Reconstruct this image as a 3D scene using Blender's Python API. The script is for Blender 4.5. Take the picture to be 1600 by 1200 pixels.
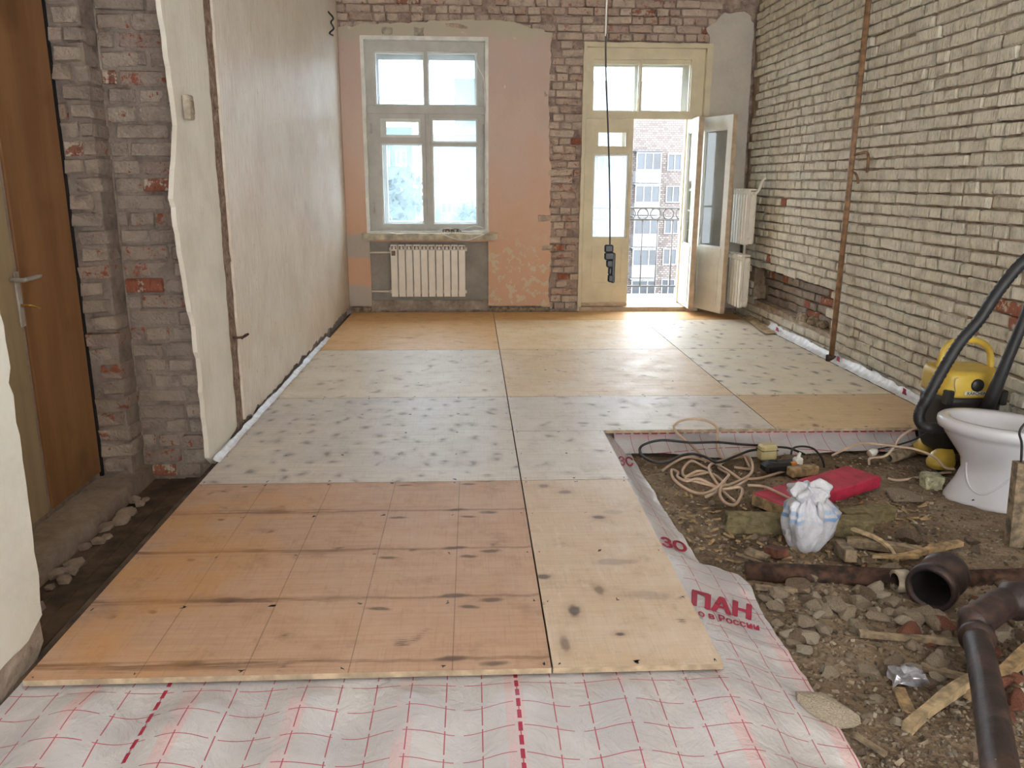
import bpy, bmesh, math, random
from mathutils import Vector, Matrix, noise
from mathutils.geometry import tessellate_polygon

for o in list(bpy.data.objects): bpy.data.objects.remove(o)
SC = bpy.context.scene
COL = SC.collection
rnd = random.Random(7)
PI = math.pi

# ------------------------------------------------------------------ camera
F, PITCH, YAW, ROLL, CAMH = 1260.0, .2474, .0503, .0055, 1.388
cam = bpy.data.cameras.new('camera'); camo = bpy.data.objects.new('camera', cam); COL.objects.link(camo)
fw = Vector((math.sin(YAW)*math.cos(PITCH), math.cos(YAW)*math.cos(PITCH), -math.sin(PITCH)))
rt = Vector((math.cos(YAW), -math.sin(YAW), 0)); up = rt.cross(fw)
RT = rt*math.cos(ROLL)+up*math.sin(ROLL); UP = up*math.cos(ROLL)-rt*math.sin(ROLL)
CP = Vector((0, 0, CAMH))
mw = Matrix((RT, UP, -fw)).transposed().to_4x4(); mw.translation = CP
camo.matrix_world = mw
cam.sensor_fit = 'HORIZONTAL'; cam.sensor_width = 36; cam.lens = 36*F/1600; cam.clip_end = 500; cam.clip_start = .05
SC.camera = camo

def ray(x, y): return fw+RT*((x-800)/F)-UP*((y-600)/F)
def on(ax, val, x, y):
    d = ray(x, y); t = (val-CP[ax])/d[ax]; return CP+d*t
def PZ(x, y, z=0.0): return on(2, z, x, y)
def PY(x, y, v=8.74): return on(1, v, x, y)
def PX(x, y, v=2.88): return on(0, v, x, y)
def depth(p): return (Vector(p)-CP).dot(fw)

# ------------------------------------------------------------------ world, light, exposure
w = bpy.data.worlds.new('world'); SC.world = w; w.use_nodes = True
bg = w.node_tree.nodes['Background']; bg.inputs[0].default_value = (.86, .93, 1.0, 1); bg.inputs[1].default_value = 10.0
def area(name, loc, rot, sx, sy, power, col):
    l = bpy.data.lights.new(name, 'AREA'); l.shape = 'RECTANGLE'; l.size = sx; l.size_y = sy; l.energy = power; l.color = col
    o = bpy.data.objects.new(name, l); COL.objects.link(o); o.location = loc; o.rotation_euler = rot; return o
# added fill lights brightening the room from invented openings in the unseen rear wall
area('rear_fill_light', (-.35, -5.42, 1.75), (PI/2, 0, PI), 1.3, 1.9, 370, (.97, .98, 1))
area('rear_fill_light', (1.95, -5.42, 1.75), (PI/2, 0, PI), 1.3, 1.9, 370, (.97, .98, 1))
SC.view_settings.view_transform = 'Standard'; SC.view_settings.look = 'None'
SC.view_settings.exposure = 0.55; SC.view_settings.gamma = 1.0; SC.view_settings.use_curve_mapping = False
SC.cycles.max_bounces = 10; SC.cycles.diffuse_bounces = 6; SC.cycles.transparent_max_bounces = 16

# ------------------------------------------------------------------ material helpers
def lin(c):
    r = []
    for v in c:
        v /= 255.0; r.append(v/12.92 if v <= .04045 else ((v+.055)/1.055)**2.4)
    return (*r, 1)
class NT:
    def __init__(s, name):
        s.m = bpy.data.materials.new(name); s.m.use_nodes = True; s.t = s.m.node_tree; s.n = s.t.nodes
        s.b = s.n['Principled BSDF']; s.out = s.n['Material Output']
    def set(s, inp, v):
        if isinstance(v, bpy.types.NodeSocket): s.t.links.new(v, inp)
        elif isinstance(v, (tuple, list)) and len(v) == 3 and inp.type == 'RGBA': inp.default_value = lin(v)
        else: inp.default_value = v
    def node(s, typ, **kw):
        n = s.n.new(typ)
        for k, v in kw.items(): setattr(n, k, v)
        return n
    def pos(s): return s.node('ShaderNodeNewGeometry').outputs['Position']
    def obj(s): return s.node('ShaderNodeTexCoord').outputs['Object']
    def uv(s): return s.node('ShaderNodeTexCoord').outputs['UV']
    def rand(s): return s.node('ShaderNodeObjectInfo').outputs['Random']
    def map(s, v, scale=(1, 1, 1), loc=(0, 0, 0), rot=(0, 0, 0)):
        n = s.node('ShaderNodeMapping'); s.set(n.inputs[0], v); n.inputs['Location'].default_value = loc
        n.inputs['Rotation'].default_value = rot; n.inputs['Scale'].default_value = scale; return n.outputs[0]
    def noise(s, v, scale=5, detail=4, rough=.55, dist=0.0):
        n = s.node('ShaderNodeTexNoise'); s.set(n.inputs['Vector'], v); n.inputs['Scale'].default_value = scale
        n.inputs['Detail'].default_value = detail; n.inputs['Roughness'].default_value = rough; n.inputs['Distortion'].default_value = dist
        return n.outputs[0]
    def voro(s, v, scale=1, rnd=1, dim='3D', feat='F1', out='Distance'):
        n = s.node('ShaderNodeTexVoronoi', voronoi_dimensions=dim, feature=feat); s.set(n.inputs['Vector'], v)
        n.inputs['Scale'].default_value = scale; n.inputs['Randomness'].default_value = rnd; return n.outputs[out]
    def ramp(s, v, *stops):
        n = s.node('ShaderNodeValToRGB'); s.set(n.inputs[0], v); e = n.color_ramp.elements
        while len(e) < len(stops): e.new(.5)
        for i, (p, c) in enumerate(stops):
            e[i].position = p
            e[i].color = lin(c) if isinstance(c, tuple) else (c, c, c, 1)
        return n.outputs[0]
    def step(s, v, a, b): # smooth remap a->0, b->1
        n = s.node('ShaderNodeMapRange', interpolation_type='SMOOTHSTEP'); s.set(n.inputs[0], v)
        n.inputs[1].default_value = a; n.inputs[2].default_value = b; return n.outputs[0]
    def math(s, op, a, b=0.0, c=0.0):
        n = s.node('ShaderNodeMath', operation=op); s.set(n.inputs[0], a); s.set(n.inputs[1], b); s.set(n.inputs[2], c); return n.outputs[0]
    def mix(s, f, a, b, mode='MIX'):
        n = s.node('ShaderNodeMix', data_type='RGBA', blend_type=mode); s.set(n.inputs[0], f); s.set(n.inputs[6], a); s.set(n.inputs[7], b); return n.outputs[2]
    def sep(s, v):
        n = s.node('ShaderNodeSeparateXYZ'); s.set(n.inputs[0], v); return n.outputs
    def comb(s, x, y, z=0.0):
        n = s.node('ShaderNodeCombineXYZ'); s.set(n.inputs[0], x); s.set(n.inputs[1], y); s.set(n.inputs[2], z); return n.outputs[0]
    def bump(s, h, strength=.4, dist=.01):
        n = s.node('ShaderNodeBump'); n.inputs['Strength'].default_value = strength; n.inputs['Distance'].default_value = dist
        s.set(n.inputs['Height'], h); s.t.links.new(n.outputs[0], s.b.inputs['Normal'])
    def done(s, col, rough=.8, metal=0.0, spec=None):
        s.set(s.b.inputs['Base Color'], col); s.set(s.b.inputs['Roughness'], rough); s.set(s.b.inputs['Metallic'], metal)
        if spec is not None: s.b.inputs['Specular IOR Level'].default_value = spec
        return s.m

def simple(name, c, rough=.6, metal=0.0, var=.12, scale=12, bump=.15, dist=.003, spec=None, world=False):
    t = NT(name); p = t.pos() if world else t.obj(); n = t.noise(p, scale, 5)
    d = tuple(max(0, v*(1-var*2.2)) for v in c)
    if bump: t.bump(n, bump, dist)
    return t.done(t.mix(t.step(n, .3, .7), d, c), rough, metal, spec)

def mottled(name, stops, scale=3, rough=.9, bump=.4, dist=.01, stretch=(1, 1, 1), fine=30):
    t = NT(name); p = t.map(t.pos(), stretch); n = t.noise(p, scale, 7, .62); f = t.noise(p, fine, 4)
    t.bump(t.math('ADD', n, t.math('MULTIPLY', f, .5)), bump, dist)
    m = t.math('ADD', t.math('MULTIPLY', n, .75), t.math('MULTIPLY', f, .25))
    return t.done(t.ramp(m, *stops), rough)

M = {}
def brick_mat(name, stops, red, redamt, streak=True):
    t = NT(name); p = t.pos(); r = t.rand()
    base = t.ramp(r, *stops)
    n = t.noise(p, 9, 6, .6)
    c = t.mix(t.step(n, .4, .8), base, tuple(int(v*.84) for v in stops[0][1]))
    chip = t.step(t.math('ADD', t.noise(p, 16, 5, .7), t.math('MULTIPLY', r, .12)), redamt, redamt+.05)
    c = t.mix(chip, c, red)
    fine = t.noise(t.map(p, (1, 1, .28)), 55, 4, .6) if streak else t.noise(p, 60, 4)
    if streak: c = t.mix(t.math('MULTIPLY', t.step(fine, .52, .72), .5), c, tuple(int(v*.66) for v in stops[0][1]))
    t.bump(t.math('ADD', t.math('MULTIPLY', n, 1.2), t.math('MULTIPLY', fine, -1.3 if streak else 1.0)), 1.0, .014)
    return t.done(c, .92, spec=.2)
M['brick_white'] = brick_mat('whitewashed_brick', [(0, (212, 202, 182)), (.5, (226, 217, 199)), (.9, (234, 225, 208))], (166, 106, 78), .72)
M['brick_red'] = brick_mat('bare_red_brick', [(0, (152, 92, 72)), (.5, (168, 108, 86)), (1, (146, 100, 86))], (196, 180, 162), .58)
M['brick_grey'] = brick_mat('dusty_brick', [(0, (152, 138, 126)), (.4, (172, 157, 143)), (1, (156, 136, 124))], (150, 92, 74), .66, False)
M['brick_back'] = brick_mat('dusty_mauve_brick', [(0, (190, 168, 152)), (.4, (208, 188, 170)), (1, (184, 158, 142))], (158, 112, 96), .66, False)
M['mortar_right'] = mottled('right_wall_mortar', [(.3, (112, 92, 74)), (.5, (156, 136, 114)), (.7, (196, 180, 158))], 9, .95, .8, .02)
M['mortar_back'] = mottled('back_wall_mortar', [(.3, (100, 84, 80)), (.5, (164, 142, 128)), (.7, (196, 174, 156))], 9, .95, 1, .03)
M['mortar_left'] = mottled('left_pier_mortar', [(.3, (100, 86, 80)), (.5, (140, 126, 116)), (.7, (160, 146, 132))], 7, .95, .9, .025)
M['masonry'] = mottled('rough_masonry', [(.3, (120, 104, 92)), (.5, (160, 144, 130)), (.7, (190, 176, 160))], 6, .95, .8, .03)
M['chase'] = mottled('broken_chase', [(.3, (84, 66, 54)), (.5, (136, 112, 94)), (.7, (176, 154, 134))], 22, .95, 1, .03)

def plaster_left():
    t = NT('scraped_left_plaster'); p = t.pos(); n = t.noise(p, 2.2, 5); st = t.noise(t.map(p, (1, 14, 1.2)), 6, 5, .6); f = t.noise(p, 50, 4)
    c = t.ramp(n, (.3, (206, 190, 173)), (.5, (214, 201, 185)), (.7, (222, 211, 197)))
    c = t.mix(t.math('MULTIPLY', t.step(st, .5, .72), .6), c, (238, 231, 220))
    c = t.mix(t.math('MULTIPLY', t.step(st, .48, .28), .55), c, (184, 158, 138))
    c = t.mix(t.math('MULTIPLY', t.step(t.noise(p, 26, 3), .68, .74), .6), c, (160, 140, 124))
    t.bump(t.math('ADD', t.math('MULTIPLY', st, 1.0), t.math('MULTIPLY', f, .25)), .4, .012)
    return t.done(c, t.math('SUBTRACT', .62, t.math('MULTIPLY', st, .2)), spec=.4)
M['plaster_left'] = plaster_left()
def plaster_strip():
    t = NT('pale_strip_plaster'); p = t.pos(); n = t.noise(p, 3, 6); st = t.noise(t.map(p, (1, 8, 1)), 7, 5)
    c = t.ramp(n, (.3, (200, 192, 176)), (.55, (216, 209, 195)), (.75, (222, 216, 204)))
    c = t.mix(t.math('MULTIPLY', t.step(st, .55, .75), .3), c, (180, 168, 150))
    t.bump(t.math('ADD', st, t.math('MULTIPLY', t.noise(p, 40, 4), .4)), .35, .012)
    return t.done(c, .8)
M['plaster_strip'] = plaster_strip()
def plaster_pink():
    t = NT('pink_back_plaster'); p = t.pos(); s = t.sep(p); n = t.noise(t.map(p, (1.6, 1, .6)), 3.5, 6, .6); f = t.noise(p, 45, 4)
    h = t.math('ADD', t.step(s[2], 2.7, .3), t.math('MULTIPLY', t.math('SUBTRACT', n, .5), .9))
    c = t.ramp(h, (0, (196, 172, 160)), (.3, (206, 180, 166)), (.7, (208, 172, 150)), (1, (208, 166, 138)))
    top = t.step(t.math('ADD', s[2], t.math('MULTIPLY', n, .5)), 2.95, 3.1)
    c = t.mix(top, c, (186, 176, 156))
    low = t.math('MULTIPLY', t.step(s[2], 1.0, .5), t.step(t.noise(p, 11, 6, .65), .53, .58))
    low = t.math('MULTIPLY', low, t.step(s[0], .0, .25))
    c = t.mix(t.math('MULTIPLY', low, .8), c, (206, 196, 170))
    # grey repair patches on the narrow strip left of the niche
    lz = t.math('ADD', s[2], t.math('MULTIPLY', t.math('SUBTRACT', n, .5), .12))
    g1 = t.math('MULTIPLY', t.step(lz, .56, .6), t.step(lz, .86, .8)); g2 = t.step(lz, .3, .26)
    g = t.math('MULTIPLY', t.math('MAXIMUM', g1, g2), t.step(s[0], -1.0, -1.08))
    c = t.mix(g, c, (184, 172, 160))
    spots = t.step(t.noise(p, 7, 2, .4), .72, .76)
    c = t.mix(t.math('MULTIPLY', spots, .6), c, (222, 206, 190))
    c = t.mix(t.math('MULTIPLY', t.step(f, .6, .8), .3), c, (170, 130, 108))
    t.bump(t.math('ADD', n, t.math('MULTIPLY', f, .4)), .3, .01)
    return t.done(c, .85)
M['plaster_pink'] = plaster_pink()
M['plaster_grey'] = mottled('grey_patch_plaster', [(.3, (176, 166, 154)), (.5, (190, 180, 168)), (.75, (204, 194, 180))], 2.5, .85, .2, .01)
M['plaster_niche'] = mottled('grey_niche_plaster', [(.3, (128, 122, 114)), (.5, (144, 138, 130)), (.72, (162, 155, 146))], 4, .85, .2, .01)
M['plaster_near'] = mottled('near_white_plaster', [(.3, (204, 202, 192)), (.5, (216, 215, 206)), (.75, (224, 222, 214))], 2.5, .8, .3, .012)
M['ceiling'] = mottled('ceiling_plaster', [(.3, (190, 184, 174)), (.7, (214, 208, 198))], 2, .9, .2, .01)
M['white_reveal'] = simple('white_painted_reveal', (232, 230, 222), .6, var=.05, scale=8)
M['frame_grey'] = simple('greyed_window_paint', (188, 184, 176), .5, var=.03, scale=7)
M['frame_light'] = simple('pale_window_paint', (214, 214, 208), .5, var=.03, scale=7)
M['frame_cream'] = simple('cream_door_paint', (214, 200, 168), .5, var=.03, scale=6)
M['frame_white'] = simple('white_door_paint', (222, 216, 202), .5, var=.03, scale=6)
M['edge_brown'] = simple('worn_door_edge', (200, 174, 146), .7, var=.06, scale=14)
M['sill'] = simple('worn_sill_paint', (206, 194, 170), .7, var=.12, scale=10, bump=.4, dist=.01)

def glass(name, lo, hi, tint=(214, 232, 240), streak=False):
    t = NT(name); t.n.remove(t.b); p = t.pos()
    n = t.noise(t.map(p, (1, 1, .4)) if streak else p, 7, 5, .65)
    fac = t.math('ADD', lo, t.math('MULTIPLY', t.step(n, .3, .75), hi-lo))
    tr = t.node('ShaderNodeBsdfTransparent'); tr.inputs[0].default_value = (.95, .98, 1, 1)
    tl = t.node('ShaderNodeBsdfTranslucent'); tl.inputs[0].default_value = lin(tint)
    gl = t.node('ShaderNodeBsdfGlossy'); gl.inputs[1].default_value = .03
    m1 = t.node('ShaderNodeMixShader'); t.set(m1.inputs[0], fac); t.t.links.new(tr.outputs[0], m1.inputs[1]); t.t.links.new(tl.outputs[0], m1.inputs[2])
    m2 = t.node('ShaderNodeMixShader'); fr = t.node('ShaderNodeFresnel'); fr.inputs[0].default_value = 1.3
    ge = t.node('ShaderNodeNewGeometry'); t.set(m2.inputs[0], t.math('MULTIPLY', fr.outputs[0], t.math('SUBTRACT', 1.0, ge.outputs['Backfacing']))); t.t.links.new(m1.outputs[0], m2.inputs[1]); t.t.links.new(gl.outputs[0], m2.inputs[2])
    t.t.links.new(m2.outputs[0], t.out.inputs[0]); return t.m
M['glass_dirty'] = glass('dusty_window_glass', .03, .08)
M['glass_clear'] = glass('clear_window_glass', .02, .05)
M['glass_milky'] = glass('milky_door_glass', .08, .16, (224, 234, 238), True)

def ply(name, light, dark, knot, sx, sy, amount, grain=.5, rough=.5, smear=None, off=(0, 0, 0), size=.2, l1=False, spots=()):
    t = NT(name); p = t.map(t.pos(), (1, 1, 1), off); s = t.sep(p)
    g = t.noise(t.map(p, (1.2, 26, 1)), 2.2, 6, .6, .6); g2 = t.noise(t.map(p, (3, 70, 1)), 4, 3)
    big = t.noise(p, 2.3, 4)
    c = t.mix(t.math('MULTIPLY', t.step(t.math('ADD', t.math('MULTIPLY', g, .7), t.math('MULTIPLY', g2, .3)), .36, .68), grain), light, dark)
    if smear:
        c = t.mix(t.math('MULTIPLY', t.step(big, .42, .7), .55), c, smear)
        c = t.mix(t.math('MULTIPLY', t.step(t.noise(t.map(p, (6, 2, 1)), 4, 6, .7), .5, .75), .45), c, smear)
    # knots: one per cell of a stretched grid, with a soft halo drawn out along the grain
    kv = t.map(p, (1/sx, 1/sy, 0)); wob = t.noise(p, 12, 3)
    kv = t.node('ShaderNodeVectorMath', operation='ADD'); t.t.links.new(t.map(p, (1/sx, 1/sy, 0)), kv.inputs[0]); wv = t.node('ShaderNodeTexNoise'); t.set(wv.inputs['Vector'], p); wv.inputs['Scale'].default_value = 5; t.t.links.new(wv.outputs['Color'], kv.inputs[1]); kv = kv.outputs[0]
    d = t.voro(kv, 1, .8, '2D'); d = t.math('ADD', d, t.math('ADD', t.math('MULTIPLY', t.math('SUBTRACT', wob, .5), .3), t.math('MULTIPLY', t.math('SUBTRACT', g2, .5), .5)))
    kc = t.voro(kv, 1, .8, '2D', out='Color'); has = t.step(t.sep(kc)[0], 1-amount-.01, 1-amount)
    core = t.math('MULTIPLY', t.step(d, size*.75, size*.25), has); halo = t.math('MULTIPLY', t.step(d, size*2.1, size*.5), has)
    c = t.mix(t.math('MULTIPLY', halo, .6), c, tuple(int(a*.55+b*.45) for a, b in zip(knot, light)))
    c = t.mix(t.math('MULTIPLY', core, .75), c, knot)
    s0 = t.sep(t.pos())
    for kx, ky, w_, h_, dk in spots:
        q = t.math('SQRT', t.math('ADD', t.math('POWER', t.math('DIVIDE', t.math('SUBTRACT', s0[0], kx), w_), 2), t.math('POWER', t.math('DIVIDE', t.math('SUBTRACT', s0[1], ky), h_), 2)))
        q = t.math('ADD', q, t.math('MULTIPLY', t.math('SUBTRACT', wob, .5), 1.4))
        c = t.mix(t.math('MULTIPLY', t.step(q, 2.4, .5), dk*.45), c, (150, 118, 92)); c = t.mix(t.math('MULTIPLY', t.step(q, 1.1, .4), dk), c, (82, 66, 58))
    if l1:
        # the same veneer flaw comes round every 0.375 m of the peeled log
        ph = t.math('FRACT', t.math('DIVIDE', t.math('SUBTRACT', t.math('ADD', s[1], t.math('MULTIPLY', t.math('SUBTRACT', t.noise(t.map(p, (2, .1, 1)), 3, 3), .5), .05)), 1.955), .375))
        dd = t.math('ABSOLUTE', t.math('SUBTRACT', ph, .5))
        xm = t.step(s[0], -.25, -.75)
        st = t.math('MULTIPLY', t.math('MULTIPLY', t.step(dd, .13, .0), xm), t.step(g, .38, .62))
        c = t.mix(t.math('MULTIPLY', st, .9), c, (112, 80, 62))
        ln = t.math('MULTIPLY', t.step(dd, .035, .01), t.step(g2, .3, .5)); c = t.mix(t.math('MULTIPLY', ln, .5), c, (112, 78, 58))
        for kx, ky, w_, h_ in ((-.84, .52, .065, .06), (-.07, .5, .06, .05), (-1.06, .33, .02, .04), (.06, .42, .05, .05), (-.02, .3, .045, .04), (-.32, .3, .05, .035)):
            q = t.math('SQRT', t.math('ADD', t.math('POWER', t.math('DIVIDE', t.math('SUBTRACT', s[0], kx), w_), 2), t.math('POWER', t.math('DIVIDE', t.math('SUBTRACT', ph, ky), h_), 2)))
            q = t.math('ADD', q, t.math('MULTIPLY', t.math('SUBTRACT', wob, .5), .9))
            c = t.mix(t.math('MULTIPLY', t.step(q, 1.1, .35), .78), c, (84, 62, 54))
        for lx in (-.97, -.667, -.367, -.065):
            c = t.mix(t.math('MULTIPLY', t.step(t.math('ABSOLUTE', t.math('SUBTRACT', s[0], lx)), .0026, .0006), .55), c, (88, 66, 56))
        am = t.math('MULTIPLY', t.step(s[0], -.5, -1.0), t.step(big, .4, .62)); c = t.mix(t.math('MULTIPLY', am, .6), c, (196, 140, 76))
    # handling dirt: cross scratches, dusty blotches, scuffs
    sc1 = t.noise(t.map(p, (40, 1.5, 1)), 3, 4, .7); sc2 = t.noise(t.map(p, (1, 1, 1), (0, 0, 0), (0, 0, .5)), 6.5, 7, .72)
    c = t.mix(t.math('MULTIPLY', t.step(sc1, .5, .78), .28), c, tuple(int(v*.72) for v in dark))
    c = t.mix(t.math('MULTIPLY', t.step(sc2, .5, .72), .32), c, tuple(int(v*.68) for v in dark))
    c = t.mix(t.math('MULTIPLY', t.step(sc2, .45, .28), .25), c, tuple(min(255, int(v*1.07)) for v in light))
    t.bump(t.math('ADD', t.math('ADD', g, t.math('MULTIPLY', sc1, .6)), t.math('MULTIPLY', core, .4)), .25, .005)
    return t.done(c, t.math('ADD', rough+.1, t.math('MULTIPLY', t.math('SUBTRACT', sc2, .5), .5)), spec=.42)
KN = (104, 84, 76)
M['ply_L1'] = ply('brown_birch_ply', (192, 156, 130), (172, 134, 108), (104, 78, 66), .3, .3, .3, .6, .5, (198, 166, 142), (0, 0, 0), .045, True)
M['ply_M1'] = ply('knotty_pale_ply', (204, 178, 150), (186, 156, 126), (96, 72, 62), .24, .3, .5, .5, .42, (218, 204, 188), (.3, .13, 0), .05, spots=[(PZ(a, b).x, PZ(a, b).y, w_, h_, k) for a, b, w_, h_, k in ((897, 955, .022, .05, .9), (883, 1006, .018, .05, .6), (970, 991, .02, .014, .9), (936, 921, .02, .045, .6), (935, 808, .03, .02, .75), (849, 901, .03, .022, .8), (850, 759, .03, .025, .5), (882, 769, .04, .025, .5), (960, 800, .07, .03, .25), (1010, 930, .12, .04, .25), (960, 878, .08, .03, .3))])
M['ply_L2'] = ply('white_knotty_ply', (212, 202, 190), (188, 175, 161), (128, 114, 108), .13, .17, .9, .75, .4, (192, 182, 178), (.13, .2, 0), .15)
M['ply_M2'] = ply('white_smeared_ply', (214, 203, 190), (190, 175, 160), (128, 108, 96), .2, .2, .6, .65, .4, (194, 182, 174), (.4, .5, 0), .11)
M['ply_L3'] = ply('cream_knotty_ply', (216, 202, 180), (198, 179, 154), (150, 126, 106), .2, .25, .7, .6, .42, (226, 214, 196), (.7, .1, 0), .11)
M['ply_L4'] = ply('orange_grained_ply', (224, 182, 126), (204, 152, 94), (150, 100, 60), .5, .4, .1, .9, .42, None, (.2, .6, 0), .06)
M['ply_M3'] = ply('sanded_cream_ply', (222, 194, 156), (200, 166, 126), (140, 100, 70), .3, .3, .2, .8, .42, (224, 204, 176), (.9, .3, 0), .05)
M['ply_M4'] = ply('sanded_light_ply', (230, 202, 160), (214, 176, 126), (140, 100, 70), .3, .3, .2, .8, .4, (236, 218, 190), (.1, .9, 0), .05)
M['ply_R'] = ply('white_spotted_ply', (228, 216, 194), (208, 190, 164), (104, 84, 74), .16, .24, .8, .5, .4, (222, 214, 204), (.5, .5, 0), .12)
M['ply_S'] = ply('beige_strip_ply', (214, 184, 146), (192, 160, 124), (120, 92, 72), .3, .3, .2, .7, .5, None, (.5, .1, 0), .05)
M['ply_edge'] = simple('ply_edge', (186, 164, 138), .8, var=.1, scale=20)

def membrane():
    t = NT('printed_vapour_film'); uv = t.uv(); s = t.sep(uv); p = t.pos()
    RED = (170, 40, 70)
    def cell(x, o, per): return t.math('ABSOLUTE', t.math('SUBTRACT', t.math('FRACT', t.math('DIVIDE', t.math('SUBTRACT', x, o-per/2), per)), .5))
    def dash(x, per, duty, o=0.0): return t.math('LESS_THAN', t.math('FRACT', t.math('DIVIDE', t.math('ADD', x, o), per)), duty)
    lx = t.math('MULTIPLY', t.math('LESS_THAN', cell(s[0], .12, .1), .017), dash(s[1], .104, .86))
    ly = t.math('MULTIPLY', t.math('LESS_THAN', cell(s[1], 2.052, .1035), .015), dash(s[0], .16, .85, .03))
    th = t.math('MULTIPLY', t.math('LESS_THAN', cell(s[0], .12, 1.0), .0058), dash(s[1], .052, .7))
    n = t.noise(p, 4, 5); pk = t.math('MULTIPLY', t.math('LESS_THAN', cell(s[0], -.19, .3), .085), t.step(n, .38, .6))
    c = t.mix(t.step(n, .3, .7), (186, 181, 184), (206, 202, 204))
    c = t.mix(t.math('MULTIPLY', pk, .4), c, (226, 168, 170))
    c = t.mix(t.math('MULTIPLY', t.math('MAXIMUM', lx, ly), .85), c, RED); c = t.mix(th, c, RED)
    t.bump(t.math('ADD', t.noise(p, 9, 4, .6, 1.0), t.math('MULTIPLY', t.noise(p, 40, 3), .25)), .6, .016)
    return t.done(c, .38, spec=.45)
M['film'] = membrane()
M['film_plain'] = simple('white_film', (216, 214, 214), .4, var=.06, scale=20, bump=.5, dist=.01)
M['print_red'] = simple('red_print', (176, 40, 74), .5, var=.06)
def ground_mat():
    t = NT('dusty_rubble_ground'); p = t.pos(); n = t.noise(p, 3.2, 6, .6); f = t.noise(p, 55, 5, .7); v = t.voro(p, 45)
    c = t.ramp(n, (.3, (104, 86, 70)), (.48, (138, 118, 98)), (.62, (156, 137, 116)), (.78, (144, 124, 104)))
    c = t.mix(t.math('MULTIPLY', t.step(f, .45, .8), .5), c, (84, 68, 56)); c = t.mix(t.math('MULTIPLY', t.step(f, .45, .25), .35), c, (176, 158, 136))
    t.bump(t.math('ADD', f, t.math('MULTIPLY', v, .8)), .9, .02); return t.done(c, .95, spec=.2)
M['ground'] = ground_mat()
M['floor_old'] = simple('old_floor_board', (104, 84, 66), .85, var=.2, scale=9, bump=.5, dist=.01)
M['sill_left'] = mottled('dusty_threshold', [(.3, (112, 96, 84)), (.5, (148, 130, 114)), (.7, (172, 154, 138))], 6, .95, .6, .02)
def doormat(name, c1, c2):
    t = NT(name); p = t.pos(); n = t.noise(t.map(p, (1, 3, .4)), 3, 5); st = t.noise(p, 2.2, 3)
    c = t.mix(t.step(n, .3, .7), c1, c2); c = t.mix(t.math('MULTIPLY', t.step(st, .58, .72), .4), c, tuple(int(v*.62) for v in c1))
    t.bump(n, .1, .004); return t.done(c, .55, spec=.35)
M['door_brown'] = doormat('brown_wood_panel', (128, 90, 58), (148, 108, 72))
M['door_beige'] = doormat('beige_painted_panel', (150, 132, 104), (166, 148, 118))
M['gap'] = simple('dark_gap', (26, 20, 18), .9, bump=0)
M['metal'] = simple('worn_steel', (196, 192, 184), .35, .35, var=.1, bump=.05)
M['brass'] = simple('old_brass', (190, 150, 80), .35, .8, var=.15, bump=.05)
M['rad_white'] = simple('radiator_enamel', (228, 218, 204), .35, var=.015, bump=.03)
M['rad_old'] = simple('old_radiator_enamel', (226, 218, 204), .45, var=.015, bump=.05)
M['slot'] = simple('radiator_slot', (128, 124, 120), .7, bump=0)
M['rust_pipe'] = simple('brown_painted_pipe', (156, 116, 84), .55, var=.15, scale=20)
M['rust'] = simple('rusty_iron', (90, 62, 50), .8, .2, var=.3, scale=25, bump=.6, dist=.006)
def cast():
    t = NT('tarred_cast_iron'); p = t.pos(); n = t.noise(p, 9, 6, .65); f = t.noise(p, 28, 4)
    c = t.ramp(n, (.35, (40, 33, 36)), (.52, (62, 49, 48)), (.68, (92, 68, 58)), (.8, (140, 120, 112)))
    c = t.mix(t.step(f, .72, .78), c, (190, 176, 166)); t.bump(n, .6, .012); return t.done(c, .5, .25)
M['cast'] = cast()
M['black'] = simple('black_plastic', (34, 33, 34), .45, var=.05, bump=.05)
M['hose'] = simple('black_hose', (38, 37, 40), .5, var=.06, bump=.05)
M['yellow'] = simple('yellow_plastic', (214, 180, 74), .4, var=.06, scale=6, bump=.05)
M['cable_cream'] = simple('cream_cable', (200, 172, 148), .5, var=.05, bump=0)
M['cable_black'] = simple('black_cable', (40, 36, 36), .5, var=.05, bump=0)
M['cable_white'] = simple('white_cable', (222, 216, 206), .5, var=.05, bump=0)
M['socket_cream'] = simple('yellowed_plastic', (206, 190, 142), .45, var=.06, bump=.04)
M['white_plastic'] = simple('white_plastic', (222, 220, 214), .4, var=.04, bump=.03)
M['orange'] = simple('orange_plastic', (206, 120, 50), .5, bump=0)
M['porcelain'] = simple('white_porcelain', (206, 204, 210), .12, var=.02, scale=4, bump=0, spec=.6)
M['red_paint'] = simple('red_painted_board', (188, 46, 76), .55, var=.1, scale=14, bump=.15)
M['raw_wood'] = simple('raw_wood', (186, 156, 116), .85, var=.18, scale=24, bump=.5, dist=.006)
M['grey_wood'] = simple('weathered_wood', (158, 138, 114), .9, var=.2, scale=24, bump=.6, dist=.006)
M['pale_wood'] = simple('pale_wood', (206, 180, 142), .85, var=.15, scale=24, bump=.4, dist=.006)
M['wool'] = simple('mineral_wool', (134, 122, 92), .98, var=.1, scale=30, bump=1, dist=.02, spec=.1)
M['wool_pale'] = simple('pale_mineral_wool', (186, 182, 152), .98, var=.1, scale=40, bump=1, dist=.02, spec=.1)
M['stone_a'] = simple('grey_rubble', (160, 143, 124), .95, var=.15, scale=18, bump=.6, dist=.01)
M['stone_b'] = simple('pale_rubble', (182, 168, 150), .95, var=.13, scale=18, bump=.6, dist=.01)
M['stone_c'] = simple('brown_rubble', (130, 110, 92), .95, var=.2, scale=18, bump=.6, dist=.01)
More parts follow.
